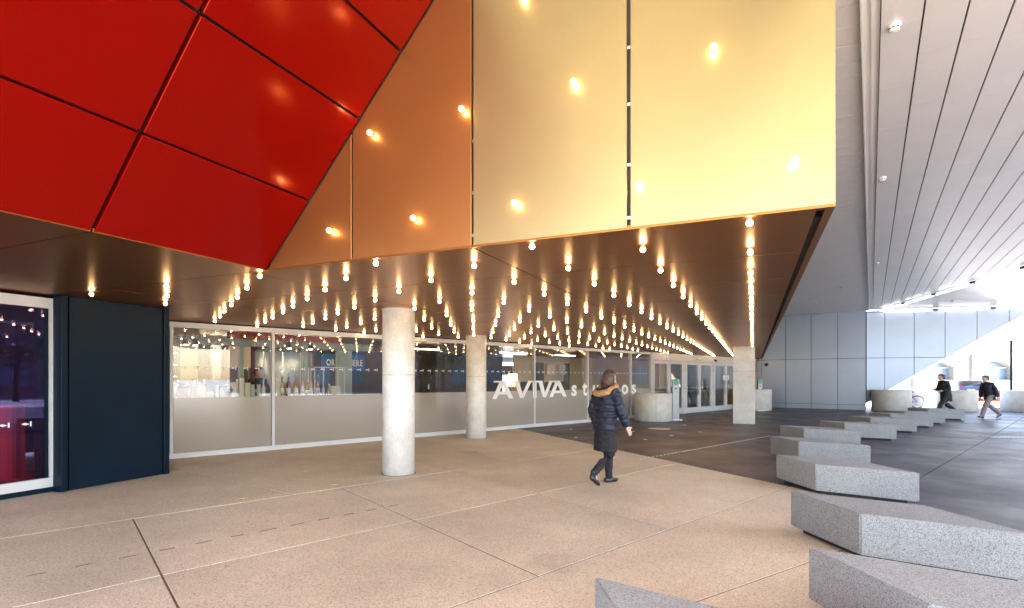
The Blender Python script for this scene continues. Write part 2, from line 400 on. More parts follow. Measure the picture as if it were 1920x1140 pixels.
for i in range(4):
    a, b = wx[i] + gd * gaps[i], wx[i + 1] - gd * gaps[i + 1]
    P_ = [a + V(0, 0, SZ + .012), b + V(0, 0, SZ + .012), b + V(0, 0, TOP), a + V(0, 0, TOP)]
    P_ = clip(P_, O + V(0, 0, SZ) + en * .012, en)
    if len(P_) >= 3: obj('panel', prism(P_, wn_ * .035), M['gold_painted_reflection' if i < 2 else 'gold'], gw, bevel=.003)
for px, ys in ((1178.5, (86, 193, 307, 407, 425)), (885.5, (262, 360, 440))):
    for y in ys: obj('joint_clip', obox(wpt(px, y) + wn_ * .03, gd, wn_, .013, .012, .012), M['steel'], gw)
# right-hand return of the gold volume
obj('return_panel', prism([W(1567) + wn_ * .036 + V(0, 0, SZ + .012), W(1567) + A * 29 + V(0, 0, SZ + .012), W(1567) + A * 29 + V(0, 0, TOP), W(1567) + wn_ * .036 + V(0, 0, TOP)], -G * .03), M['gold'], gw)
obj('edge_trim', prism([O + V(0, 0, SZ - .004) - wn_ * .004, W(1567) + V(0, 0, SZ - .004) - wn_ * .004, W(1567) + V(0, 0, SZ + .010) - wn_ * .004, O + V(0, 0, SZ + .010) - wn_ * .004], wn_ * .035), M['bronze'], gw)

# ------------------------------------------------------------------ red sloping wall
RO = O + V(0, 0, SZ)
rn = A.cross(E_).normalized(); rn = rn if rn.z < 0 else -rn        # its face looks down and to the right
rw = thing('red_wall', 'glossy red panelled wall leaning out over the paving', 'wall', RO)
def RP(u, v): return RO + A * u + E_ * v
vs = [0, .885, 1.83, 2.54, 3.46]; us = [0, -1.557, -3.11, -4.66, -6.2]
obj('backing', prism([RP(-6.2, 0) - rn * .07, RP(0, 0) - rn * .07, RP(0, 3.44) - rn * .07, RP(-6.2, 3.44) - rn * .07], -rn * .1), M['black'], rw)
for i in range(4):
    for j in range(4):
        u0, u1, v0, v1 = us[i + 1] + .014, us[i] - (.014 if i else .004), vs[j] + (.010 if j else .004), vs[j + 1] - .010
        obj('panel', prism([RP(u0, v0), RP(u1, v0), RP(u1, v1), RP(u0, v1)], -rn * .05), M['red'], rw, bevel=.004)

# ------------------------------------------------------------------ bronze soffit
so = thing('bronze_soffit', 'mirror-like bronze panel soffit studded with bulbs above the entrance', 'ceiling', O + V(0, 0, SZ))
dw0, dw1 = gp(127, 921.5), gp(316, 888); Dd = (dw1 - dw0).normalized(); Dn = V(Dd.y, -Dd.x, 0)      # dark wall, facing Dn
gs = [-12.6, -10.08, -7.56, -5.04, -2.52 - .25, -.25, 2.44, 5.05]
aa = [-9.1, -7.8, -6.5, -5.2, -3.9, -2.6, -1.3 - .26] + [1.3 * k for k in range(0, 22)]
regF = (FX(0, -.12, 0), NF)
for ia in range(len(aa) - 1):
    for ig in range(len(gs) - 1):
        if aa[ia] < -.01 and ig >= 5: continue
        g1_ = gs[ig + 1]
        if aa[ia] < -.01 and ig == 4: g1_ = 0.0
        P_ = [S(aa[ia], gs[ig], 0), S(aa[ia + 1], gs[ig], 0), S(aa[ia + 1], g1_, 0), S(aa[ia], g1_, 0)]
        if aa[ia] > -.01 and ig == 4: pass
        P_ = clip(P_, *regF)
        if len(P_) >= 3: P_ = clip(P_, dw0 - Dn * 2.3, Dn)
        if len(P_) < 3 or area(P_) < .01: continue
        q = shrink(P_, .007)
        if q: obj('panel', prism([p + V(0, 0, SZ) for p in q], (0, 0, .03)), M['bronze'], so)
for ia in range(7, len(aa) - 1):                                        # narrow edge strip past the dark shadow joint
    P_ = [S(aa[ia] + .004, 5.095, SZ), S(aa[ia + 1] - .004, 5.095, SZ), S(aa[ia + 1] - .004, 5.148, SZ), S(aa[ia] + .004, 5.148, SZ)]
    obj('edge_panel', prism(P_, (0, 0, .03)), M['bronze'], so)
bk = [S(-9.2, -13, 0), S(29, -13, 0), S(29, 5.1, 0), S(.35, 5.1, 0), S(.35, -.1, 0), S(-9.2, -.1, 0)]
obj('backing', prism([p + V(0, 0, SZ + .034) for p in bk], (0, 0, .3)), M['black'], so)

# ------------------------------------------------------------------ silver ceilings
def planks(name, label, poly, d, wdt, length, gap, cgap, m, back, zt, base, origin=None):
    th = thing(name, label, 'ceiling', base)
    d = d.normalized(); n = V(-d.y, d.x, 0); o = origin if origin is not None else poly[0]
    us_ = [(p - o).dot(d) for p in poly]; vs_ = [(p - o).dot(n) for p in poly]
    c = sum(poly, V(0, 0, 0)) / len(poly); lst = []
    for j in range(math.floor(min(vs_) / wdt), math.ceil(max(vs_) / wdt)):
        off = random.choice((0, .3, .55, .8)) * length
        for i in range(math.floor((min(us_) - off) / length) - 1, math.ceil((max(us_) - off) / length) + 1):
            q0 = o + d * (i * length + off + cgap / 2) + n * (j * wdt + gap / 2)
            P_ = [q0, q0 + d * (length - cgap), q0 + d * (length - cgap) + n * (wdt - gap), q0 + n * (wdt - gap)]
            for k in range(len(poly)):
                a, b = poly[k], poly[(k + 1) % len(poly)]; e = (b - a).normalized(); nn = V(-e.y, e.x, 0)
                if nn.dot(c - a) < 0: nn = -nn
                P_ = clip(P_, a, nn)
                if len(P_) < 3: break
            if len(P_) >= 3 and area(P_) > .004:
                P_ = [p + V(0, 0, zt) for p in P_]; lst.append((seen(P_), P_))
    lst.sort(key=lambda x: -x[0]); rest = bmesh.new()
    for k, (s_, P_) in enumerate(lst):
        if k < 290 and s_ > 60: obj('plank', prism(P_, (0, 0, .025)), m, th)
        else: prism(P_, (0, 0, .025), rest)
    if len(rest.faces): tag(obj('far_planks', rest, m, th), kind='stuff')
    else: rest.free()
    obj('backing', prism([p + V(0, 0, zt + .045) for p in poly], (0, 0, .1)), back, th)
    return th
S1 = V(17.79, 25.47, 0)
fold = lambda y: V(3.164 + (y - 4.61) * .578 / .816, y, 0)
planks('silver_ceiling', 'narrow wedge of silver ceiling planks running beside the gold wall', [V(2.13, 3.30, 0), fold(3.30) - V(.0, 0, 0), fold(25.2), S1 - V(.06, 0, 0), V(13.96, 28.18, 0)], V(.904, -.427, 0), .333, 9.0, .010, .005, M['silver'], M['silver'], CZ, V(2.2, 3.4, CZ))
fs = V(.19, 0, 0)
planks('silver_ceiling', 'broad silver plank ceiling with dark seams fanning out from the far corner', [fold(25.15) + fs, V(10.1, -5, 0), fold(-5) + fs], HD, .333, 1.25, .016, .005, M['silver'], M['brown'], CZ, V(5, 4, CZ))
planks('silver_ceiling', 'bright fine-lined triangle of silver ceiling enclosed by the two light lines', [V(17.97, 25.2, 0), V(12.72, 5.0, 0), V(18.5, 12, 0), V(25.0, 23.4, 0)], V(.966, -.26, 0), .30, 3.0, .010, .005, M['silver'], M['silver'], CZ + .02, V(17, 18, CZ))
ct = thing('ceiling_channel', 'long folded metal channel dividing the two silver plank ceilings', 'trim', fold(4) + V(0, 0, CZ))
fa, fb = fold(-4), fold(25.2); cx = V(1, 0, 0)
obj('web', prism([fa + V(0, 0, CZ + .03), fb + V(0, 0, CZ + .03), fb + fs + V(0, 0, CZ + .03), fa + fs + V(0, 0, CZ + .03)], (0, 0, .03)), M['silver'], ct)
obj('fin', prism([fa + V(0, 0, CZ - .05), fb + V(0, 0, CZ - .05), fb + cx * .02 + V(0, 0, CZ - .05), fa + cx * .02 + V(0, 0, CZ - .05)], (0, 0, .079)), M['silver'], ct)
obj('rib', prism([fa + cx * .105 + V(0, 0, CZ), fb + cx * .105 + V(0, 0, CZ), fb + cx * .125 + V(0, 0, CZ), fa + cx * .125 + V(0, 0, CZ)], (0, 0, .029)), M['silver'], ct)
shading_roof_p = [V(-17, -5, 0), V(9.9, -5, 0), V(12.9, 5, 0), V(21, 10, 0), V(33, 14, 0), V(33, 25.6, 0), V(18, 25.9, 0), V(12, 33, 0), V(-17, 33, 0)]
tag(obj('shading_roof', prism([p + V(0, 0, CZ + .26) for p in shading_roof_p], (0, 0, 3)), M['silver']), kind='structure')  # unseen slab, outline and height shaped to keep sun off the foreground

# ------------------------------------------------------------------ panelled walls at the far end
pw = thing('panelled_wall', 'tall pale metal panel wall closing the far end beside the doors', 'wall', S1)
pwn = HD
obj('core', prism([S1 + pwn * .05, S1 + PH * 9 + pwn * .05, S1 + PH * 9 + pwn * .05 + V(0, 0, CZ + .2), S1 + pwn * .05 + V(0, 0, CZ + .2)], pwn * .2), M['darkjoint'], pw)
for i in range(7):
    s0, s1 = 1.19 * i + .012, 1.19 * (i + 1) - .012
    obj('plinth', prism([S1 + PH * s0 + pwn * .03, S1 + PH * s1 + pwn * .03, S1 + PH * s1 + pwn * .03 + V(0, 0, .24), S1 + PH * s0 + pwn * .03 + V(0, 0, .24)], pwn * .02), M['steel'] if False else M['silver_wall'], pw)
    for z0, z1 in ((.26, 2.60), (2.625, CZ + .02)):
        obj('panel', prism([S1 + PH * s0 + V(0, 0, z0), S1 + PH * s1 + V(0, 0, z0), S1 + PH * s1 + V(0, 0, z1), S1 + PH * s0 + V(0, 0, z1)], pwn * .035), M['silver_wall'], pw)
W2 = V(.966, -.26, 0); W2n = V(.26, .966, 0)
cw = thing('canted_wall', 'pale metal wall cut off by a rising diagonal edge over the open street', 'wall', S1)
dz = lambda s_: .38 + .65 * s_
cut_n = V(-.65 * W2.x, -.65 * W2.y, 1)
cp = S1 + V(0, 0, .38)
def cutp(P_, d=0.): return clip(P_, cp + V(0, 0, d), cut_n)
xs = [.02, .82, 2.07, 3.35, 4.64, 5.91, 7.2]
for i in range(6):
    for z0, z1 in ((.3, 2.60), (2.625, 4.9)):
        a, b = S1 + W2 * (xs[i] + .012), S1 + W2 * (xs[i + 1] - .012)
        P_ = cutp([a + V(0, 0, z0), b + V(0, 0, z0), b + V(0, 0, z1), a + V(0, 0, z1)], .03)
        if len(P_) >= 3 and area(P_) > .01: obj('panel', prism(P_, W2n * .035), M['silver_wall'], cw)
q = cutp([S1 + W2 * .0 + W2n * .05 + V(0, 0, 0), S1 + W2 * 7.3 + W2n * .05, S1 + W2 * 7.3 + W2n * .05 + V(0, 0, 4.95), S1 + W2n * .05 + V(0, 0, 4.95)], .02)
obj('core', prism(q, W2n * .18), M['darkjoint'], cw)
obj('edge_trim', prism([S1 + V(0, 0, dz(0) - .05) - W2n * .01, S1 + W2 * 7.1 + V(0, 0, dz(7.1) - .05) - W2n * .01, S1 + W2 * 7.1 + V(0, 0, dz(7.1) + .02) - W2n * .01, S1 + V(0, 0, dz(0) + .02) - W2n * .01], W2n * .26), M['steel'], cw)

# strip lights along the two folds
def strip(a, b, n_, lead):
    d = (b - a).normalized(); L = (b - a).length / n_
    for i in range(n_):
        p, q_ = a + d * (i * L + .12), a + d * ((i + 1) * L - .12)
        t = thing('strip_light', lead[i], 'strip light', (p + q_) / 2 + V(0, 0, -.06), 'white strip lights along the ceiling folds')
        obj('tube', tube([p, q_], .035, 8), M['tube'], t, True)
        obj('rail', obox((p + q_) / 2 + V(0, 0, .055), d, V(-d.y, d.x, 0), (q_ - p).length / 2, .03, .012), M['silver'], t)
        obj('end_bracket', obox(q_ + d * .1 + V(0, 0, .03), d, V(-d.y, d.x, 0), .12, .075, .04), M['blackp'], t)
Lc = V(18.1, 24.95, 4.9)
l1e = V(12.9, 5.6, 4.9)
o_ = ['nearest the far corner', 'second from the far corner', 'third from the far corner', 'fourth from the far corner', 'fifth from the far corner', 'sixth from the far corner', 'seventh from the far corner', 'farthest from the corner']
strip(Lc, l1e, 8, ['white strip light on the line where the plank seams end, ' + k for k in o_])
strip(V(18.15, 24.95, 4.86), S1 + W2 * 7.4 - W2n * .3 + V(0, 0, 4.86), 3, ['white strip light along the top of the canted wall, ' + k for k in o_[:3]])

# smoke detectors
for px, py, lab in ((1677, 47, 'large-looking on the broad plank ceiling, nearest'), (1655, 333, 'second along the broad plank ceiling'), (1645, 492, 'third along the broad plank ceiling'), (1577, 537, 'on the narrow plank wedge, nearer'), (1530, 568, 'on the narrow plank wedge, close to the far wall'), (1786, 563, 'within the triangle of the light lines')):
    p = gp(px, py, CZ - .001); t = thing('smoke_detector', 'white round smoke detector ' + lab, 'smoke detector', p, 'smoke detectors on the silver ceilings')
    obj('base', lathe([(.055, 0), (.055, -.022), (.048, -.026)], p, 20), M['plastic'], t, False)
    obj('sensor', lathe([(.047, -.0262), (.047, -.045), (.036, -.062), (.012, -.066)], p, 20), M['plastic'], t, False)
    for k in range(8):
        a = k * math.pi / 4; obj('vent', obox(p + V(.046 * math.cos(a), .046 * math.sin(a), -.038), V(math.cos(a), math.sin(a), 0), V(-math.sin(a), math.cos(a), 0), .003, .010, .006), M['blackp'], t)
# ------------------------------------------------------------------ lettering
def glyphs(text, size, place, name, m, parent, pitch=None, offset=0., depth=.004):
    """Upright letters from the built-in face, one object each; place(x, y, z) maps letter space to the world."""
    x = 0.
    for ch in text:
        if ch == ' ': x += (pitch or size * .35); continue
        cu = bpy.data.curves.new('glyph', 'FONT'); cu.body = ch; cu.size = size; cu.extrude = depth; cu.offset = offset; cu.resolution_u = 3
        to = bpy.data.objects.new('glyph', cu); COL.objects.link(to); bpy.context.view_layer.update()
        me = bpy.data.meshes.new_from_object(to.evaluated_get(bpy.context.evaluated_depsgraph_get()))
        bpy.data.objects.remove(to); w = max(v.co.x for v in me.vertices)
        x_off = x + ((pitch - w) / 2 if pitch else 0)
        b = BASE[parent.name]
        for v in me.vertices: v.co = place(v.co.x + x_off, v.co.y, v.co.z) - b
        me.materials.clear(); obj(name, me, m, parent)
        x += pitch or (w + size * .10)
    return x

# ------------------------------------------------------------------ glazed facade
fc = thing('glazed_facade', 'long glass facade with pale mullions and frosted lower band under the bulbs', 'glass facade', FX(0, 0, 0))
ft = [0.03, 1.9, 4.6, 7.29, 9.93, 12.62, 15.27, 16.70]
ZT = 2.67
def fbox(t0, t1, n0, n1, z0, z1, bm=None): return prism([FX(t0, n0, z0), FX(t1, n0, z0), FX(t1, n1, z0), FX(t0, n1, z0)], (0, 0, z1 - z0), bm)
obj('bottom_rail', fbox(-.1, 16.70, -.06, .03, 0, .10), M['white'], fc)
obj('top_rail', fbox(-.1, 16.70, -.06, .03, 2.57, ZT), M['white'], fc)
obj('shadow_trim', fbox(-.1, 27.5, -.09, .00, ZT, SZ + .03), M['black'], fc)
for t_ in ft: obj('mullion', fbox(t_ - .028, t_ + .028, -.07, .035, .101, 2.569), M['white'], fc)
def birds(t0, t1, z, n, parent):
    bm = bmesh.new(); t_ = t0
    while t_ < t1:
        for k in range(6):
            pass
        prism([FX(t_, n, z), FX(t_ + .05, n, z - .012), FX(t_ + .09, n, z + .004), FX(t_ + .05, n, z + .018)], NF * .001, bm)
        prism([FX(t_ + .092, n, z - .035), FX(t_ + .108, n, z - .035), FX(t_ + .108, n, z + .035), FX(t_ + .092, n, z + .035)], NF * .001, bm)
        t_ += .225
    tag(obj('bird_marking', bm, M['letter'], parent), kind='stuff')
for i in range(7):
    a, b = ft[i] + .036, ft[i + 1] - .036
    obj('pane', fbox(a, b, -.026, -.008, .102, 2.568), M['glass'], fc)
    obj('frosted_film', fbox(a + .002, b - .002, -.0065, -.003, .104, 1.18), M['frost'], fc)
    birds(a + .1, b - .15, 1.78, -.0065, fc)

sg = thing('facade_lettering', 'large white AVIVA studios lettering across the glass facade', 'lettering', FX(8.3, 0, 1))
def lp(px_pairs, m=M['letter']):
    bm = bmesh.new()
    for poly in px_pairs: prism([FX(t_, .003, z) for t_, z in poly], NF * .006, bm)
    obj('letter', bm, m, sg)
Z0, Z1 = .95, 1.50
def LA(t0, w=.86):
    lp([[(t0, Z0), (t0 + .17, Z0), (t0 + w * .56, Z1), (t0 + w * .36, Z1)],
        [(t0 + w * .36 + .001, Z1 + .0), (t0 + w * .60, Z1), (t0 + w, Z0), (t0 + w - .19, Z0)],
        [(t0 + .06, Z1 - .05), (t0 + .06, Z1), (t0 + w * .38, Z1), (t0 + w * .40, Z1 - .05)],
        [(t0 + .20, Z0 + .13), (t0 + .24, Z0 + .21), (t0 + w - .25, Z0 + .21), (t0 + w - .21, Z0 + .13)]])
def LV(t0, w=.84):
    lp([[(t0 + .06, Z1), (t0 + .26, Z1), (t0 + w * .56, Z0), (t0 + w * .38, Z0)],
        [(t0 + w - .16, Z1), (t0 + w, Z1), (t0 + w * .56, Z0), (t0 + w * .40, Z0)],
        [(t0 - .04, Z1 - .05), (t0 - .04, Z1), (t0 + .1, Z1), (t0 + .12, Z1 - .05)]])
LA(8.15); LV(8.98)
lp([[(9.86, Z0), (10.03, Z0), (10.03, Z1), (9.86, Z1)], [(9.78, Z1 - .05), (9.78, Z1), (9.88, Z1), (9.88, Z1 - .05)]])
LV(10.04, .76); LA(10.64, .86)
glyphs('studios', .80, lambda x, y, z: FX(11.58 + x, .006 + z, .98 + y * .95), 'letter', M['letter'], sg, pitch=.60, offset=.018)

# double doors
dt = [16.74, 19.40, 22.07, 24.80]
dn = ['nearest the curved concrete drum', 'in the middle, behind the steel reader post', 'with paper notices, next to the square column']
for i in range(3):
    a, b = dt[i], dt[i + 1]; D_ = thing('double_door', 'white framed glass double doors ' + dn[i], 'door', FX((a + b) / 2, 0, 0), 'entrance double doors')
    fr = bmesh.new()
    for t0, t1, z0, z1 in ((a, a + .10, 0, ZT), (b - .10, b, 0, ZT), (a + .101, b - .101, 2.36, ZT)): fbox(t0, t1, -.09, .04, z0, z1, fr)
    obj('door_frame', fr, M['white'], D_)
    obj('door_closer', fbox((a + b) / 2 - .25, (a + b) / 2 + .25, .041, .09, 2.47, 2.52), M['steel'], D_)
    mid = (a + b) / 2
    for sgn, (p, q_) in ((-1, (a + .105, mid - .006)), (1, (mid + .006, b - .105))):
        lf = bmesh.new()
        for t0, t1, z0, z1 in ((p, p + .13, .02, 2.35), (q_ - .13, q_, .02, 2.35), (p + .131, q_ - .131, 2.21, 2.35), (p + .131, q_ - .131, .02, .25)): fbox(t0, t1, -.05, .02, z0, z1, lf)
        leaf = obj('door_leaf', lf, M['white'], D_)
        obj('pane', fbox(p + .128, q_ - .128, -.025, -.008, .248, 2.212), M['glass'], leaf)
        hx = q_ - .18 if sgn < 0 else p + .18
        h = tube([FX(hx, .075, .85), FX(hx, .075, 1.45)], .016, 8)
        for z in (.92, 1.38): tube([FX(hx, .02, z), FX(hx, .075, z)], .012, 6, h)
        obj('handle', h, M['steel'], leaf, True)
        hb = tube([FX(p + .14, -.09, 1.02), FX(q_ - .14, -.09, 1.02)], .018, 8); obj('push_bar', hb, M['steel'], leaf, True)
        ht = p - .03 if sgn < 0 else q_ + .03
        for z in (2.20, 1.95, 1.15, .35): obj('hinge', tube([FX(ht, .042, z), FX(ht, .062, z)], .035, 12), M['steel'], leaf, True)
    if i == 2:
        for t0, z0 in ((mid - .36, 1.5), (mid + .06, 1.5)):
            n_ = obj('notice', fbox(t0, t0 + .25, .021, .025, z0, z0 + .24), M['letter'], D_)
            for k in range(3): obj('print_line', fbox(t0 + .03, t0 + .2 - .03 * k, .0255, .0265, z0 + .05 + k * .05, z0 + .07 + k * .05), M['blackp'], n_)
ep = thing('end_glazing', 'narrow dark glazed panel with white notices behind the square column', 'glass panel', FX(25.8, 0, 0))
obj('frame', fbox(24.81, 24.90, -.07, .03, 0, 2.57, fbox(24.81, 27.0, -.07, .03, 2.571, ZT)), M['white'], ep)
obj('pane', fbox(24.905, 27.0, -.03, -.01, .0, 2.57), M['mirrorglass'], ep)
for k in range(3): obj('notice', fbox(24.98, 25.35, -.009, -.006, 1.55 - k * .24, 1.75 - k * .24), M['letter'], ep)
cm = thing('security_camera', 'small dark dome camera on the white header over the doors', 'camera', FX(22.2, .06, 2.5))
obj('base', fbox(22.14, 22.26, .04, .09, 2.44, 2.5), M['blackp'], cm); obj('dome', ball(FX(22.2, .11, 2.44), .05), M['blackp'], cm, True)
cp2 = S1 + PH * 4.5 + V(0, 0, 2.36)
cm = thing('security_camera', 'small black camera on the pale panel wall close to the soffit end', 'camera', cp2)
obj('mount', obox(cp2 - pwn * .04, PH, pwn, .05, .05, .05), M['plastic'], cm); obj('dome', ball(cp2 - pwn * .12, .09), M['blackp'], cm, True)

# ------------------------------------------------------------------ dark steel wall and the glazed screen before it
dl_ = (dw1 - dw0).length
ds = thing('dark_steel_wall', 'blue black steel panel wall between the red room and the bar window', 'wall', dw0)
def DW(s_, n, z): return dw0 + Dd * s_ + Dn * n + V(0, 0, z)
def dbox(s0, s1, n0, n1, z0, z1, bm=None): return prism([DW(s0, n0, z0), DW(s1, n0, z0), DW(s1, n1, z0), DW(s0, n1, z0)], (0, 0, z1 - z0), bm)
obj('panel', dbox(.02, dl_ - .10, -.03, 0, .012, SZ - .002), M['darksteel'], ds, bevel=.003)
obj('core', dbox(-.08, dl_ - .005, -.6, -.055, 0, SZ - .004), M['darksteel'], ds)
obj('edge_trim', dbox(-.085, -.01, -.05, .02, 0.005, SZ - .003), M['darksteel'], ds, bevel=.004)
obj('edge_trim', dbox(dl_ - .085, dl_, -.05, .02, 0.005, SZ - .003), M['darksteel'], ds, bevel=.004)
e1 = DW(dl_ - .02, -.06, 0); e2 = FX(-.02, -.03, 0); en_ = (e2 - e1).normalized(); en2 = V(-en_.y, en_.x, 0)
obj('return_panel', prism([e1, e2, e2 + en2 * .08, e1 + en2 * .08], (0, 0, SZ - .004)), M['darksteel'], ds)
q1 = gp(112, 919.6); q0 = gp(0, 938); Qd = (q1 - q0).normalized(); Qn = V(Qd.y, -Qd.x, 0)
def Q(s_, n, z): return q1 + Qd * s_ + Qn * n + V(0, 0, z)
def qbox(s0, s1, n0, n1, z0, z1, bm=None): return prism([Q(s0, n0, z0), Q(s1, n0, z0), Q(s1, n1, z0), Q(s0, n1, z0)], (0, 0, z1 - z0), bm)
gsn = thing('glazed_screen', 'pale framed dark glass screen glowing red inside at the picture edge', 'glass panel', Q(-.5, 0, 0))
obj('kick_plate', qbox(-4.4, -.02, -.03, -.005, 0, .07), M['darksteel'], gsn)
obj('bottom_rail', qbox(-4.4, 0, -.06, .012, .072, .20), M['white'], gsn)
obj('top_rail', qbox(-4.4, 0, -.06, .012, 2.52, 2.66), M['white'], gsn)
obj('jamb', qbox(-.115, 0, -.06, .015, .201, 2.519), M['white'], gsn)
obj('inner_jamb', qbox(-.16, -.118, -.05, -.02, .202, 2.518), M['darksteel'], gsn)
obj('pane', qbox(-2.2, -.162, -.035, -.018, .202, 2.518), M['mirrorglass'], gsn)
obj('mullion', qbox(-2.28, -2.2, -.06, .012, .201, 2.519), M['white'], gsn)
obj('pane', qbox(-4.4, -2.282, -.035, -.018, .202, 2.518), M['mirrorglass'], gsn)
bm = bmesh.new()
for k in range(9):
    s_ = -.32 - k * .225; 
    prism([Q(s_, -.0165, .95), Q(s_ - .05, -.0165, .935), Q(s_ - .09, -.0165, .955), Q(s_ - .05, -.0165, .97)], Qn * .001, bm)
    prism([Q(s_ + .002, -.0165, .92), Q(s_ + .018, -.0165, .92), Q(s_ + .018, -.0165, .985), Q(s_ + .002, -.0165, .985)], Qn * .001, bm)
tag(obj('bird_marking', bm, M['letter'], gsn), kind='stuff')
M['redroom'] = mat('red_curtain', (.50, .012, .02), .7, var=.2, vscale=3)
tag(obj('interior_floor', qbox(-4.4, .6, -5.0, -.08, -.004, .01), mat('red_carpet', (.42, .01, .02), .85, fine=.1)), kind='structure')
bm = bmesh.new(); k = 0; s_ = -4.2
pts = []
while s_ < .3: pts.append(Q(s_, -1.6 + .05 * math.sin(s_ * 16), 0)); s_ += .05
for a, b in zip(pts, pts[1:]):
    bm.faces.new([bm.verts.new(p) for p in (a, b, b + V(0, 0, 1.15), a + V(0, 0, 1.15))])
tag(obj('red_curtain', bm, M['redroom']), 'deep red pleated hanging behind the dark glass screen', 'curtain')
tag(obj('interior_wall', qbox(-4.6, -4.45, -5.04, -.1, 0, 2.7), M['black']), kind='structure')
tag(obj('interior_wall', qbox(-4.6, 6.2, -5.2, -5.05, 0, 2.7), mat('plum_wall', (.10, .03, .09), .8)), kind='structure')
t = thing('added_room_lamp', 'added lamp bar hidden behind the top rail to light the red room', 'lamp', Q(-1.5, -.2, 2.6))
obj('lens', qbox(-4.2, -.1, -.30, -.12, 2.60, 2.62), emit('added_room_glow', (1, .55, .5), 1.3), t); obj('housing', qbox(-4.22, -.08, -.32, -.10, 2.622, 2.66), M['blackp'], t)  # added light source, kept out of sight, that brightens the red interior

# ------------------------------------------------------------------ columns
for c, r, lab in ((V((747.5 - 960) / FP * 8.36, 8.36, 0), .262, 'thick round white concrete column standing nearest on the beige paving'), (V((893 - 960) / FP * 13.4, 13.4, 0), .268, 'second round concrete column closer to the glass facade')):
    t = thing('round_column', lab, 'column', c, 'round concrete columns')
    obj('shaft', lathe([(r, .0), (r, SZ - .002)], c, 48), M['pale_concrete'], t, True)
    obj('form_seam', torus(c + V(0, 0, 1.62), V(0, 0, 1), r - .001, .003, 48, 5), M['joint'], t)
    obj('base_joint', lathe([(r + .018, -.004), (r + .018, .003)], c, 40), M['brown'], t)
    obj('collar', lathe([(r + .02, SZ - .012), (r + .02, SZ - .0035)], c, 40), M['white'], t)
for o in [x for x in bpy.data.objects if x.name.startswith('shaft')]:
    for p in o.data.polygons: p.use_smooth = abs(p.normal.z) < .5
c = V((1395 - 960) / FP * 17.85, 17.85, 0)
t = thing('square_column', 'square tan concrete column standing on the dark paving before the doors', 'column', c)
obj('shaft', obox(c + V(0, 0, (SZ - .002) / 2), A, V(A.y, -A.x, 0), .34, .35, (SZ - .002) / 2), M['concrete'], t, bevel=.012)
obj('joint_line', obox(c + V(0, 0, 1.82), A, V(A.y, -A.x, 0), .3415, .3515, .003), M['brown'], t)

# ------------------------------------------------------------------ granite wedges
bd = V(.54, -.84, 0).normalized(); bmv = V(-bd.y * -1, -bd.x, 0); bmv = V(-.84, -.54, 0).normalized()
plan = [V(0, 0, 0), bd * .80 + bmv * .41, bd * 1.82, bd * 1.0 - bmv * .41]
blk = [((1115, 1080), 'cropped by the picture bottom, closest to the viewer'), ((1515, 1025), 'second closest to the viewer'), ((1482, 920), 'third, straddling the orange tinted beige paving'), ((1455, 852), 'fourth, at the corner of the beige paving'),
       ((1444, 817), 'fifth, where the dotted drain ends'), ((1462, 797), 'sixth, just behind the dotted drain'), ((1537, 788), 'seventh along the row'), ((1589, 779), 'eighth along the row'), ((1629, 773), 'ninth along the row, before the near drum'), ((1657, 769), 'tenth, before the near concrete drums'), ((1701, 764), 'last and farthest, beside the walking man in black')]
bb = bmesh.new(); prism([p + V(0, 0, .045) for p in plan], (0, 0, .355), bb); finish(bb)
bmesh.ops.bevel(bb, geom=list(bb.edges), offset=.010, segments=2, affect='EDGES'); bmesh_me = bpy.data.meshes.new('granite_body'); bb.to_mesh(bmesh_me); bb.free()
pb = bmesh.new(); cc = sum(plan, V(0, 0, 0)) / 4; prism([cc + (p - cc) * .86 for p in plan], (0, 0, .05), pb); finish(pb); plinth_me = bpy.data.meshes.new('granite_foot'); pb.to_mesh(plinth_me); pb.free()
for (px, py), lab in blk:
    p = gp(px, py, .40); p.z = 0
    t = local_thing('granite_block', 'low wedge of speckled granite, ' + lab, 'granite block', p, 'granite wedges in a row', R(random.uniform(-1.2, 1.2)))
    obj('body', bmesh_me, M['granite'], t); obj('foot', plinth_me, M['darkjoint'], t)

# ------------------------------------------------------------------ concrete drums and reader posts
def drum(c, r, h, lab, seam):
    t = thing('concrete_drum', lab, 'concrete drum', c, 'round concrete drums')
    obj('body', lathe([(r - .012, .0), (r, .012), (r, h - .02), (r - .02, h), (r - .16, h), (r - .17, h - .10)], c, 56), M['concrete'], t)
    obj('soil', lathe([(r - .172, h - .2), (r - .172, h - .11)], c, 40), M['brown'], t)
    for a in seam: obj('seam', obox(c + V(math.cos(a), math.sin(a), 0) * (r - .004) + V(0, 0, h / 2), V(math.cos(a), math.sin(a), 0), V(-math.sin(a), math.cos(a), 0), .005, .004, h / 2 - .03), M['brown'], t)
    b = [x for x in t.children if x.name.startswith('body')][0]
    for p in b.data.polygons: p.use_smooth = abs(p.normal.z) < .4
def at(px, d): return V((px - 960) / FP * d, d, 0)
drum(at(1224.5, 19.1), .69, 1.03, 'curved concrete drum standing in front of the first double doors', [R(-97)])
drum(at(1414, 25.6), .80, 1.05, 'concrete drum half hidden behind the square column', [])
drum(at(1671, 24.8), .80, 1.03, 'near concrete drum with an orange glow on one side, before the bicycles', [])
drum(at(1698, 29.2), .80, 1.0, 'concrete drum tucked behind the orange tinted one, beside the bicycles', [])
drum(at(1794, 24.9), .78, 1.0, 'pale concrete drum behind the man dressed in black', [])
drum(at(1938, 24.4), 1.16, 1.0, 'bluish concrete drum cut by the picture edge beyond the second walker', [])
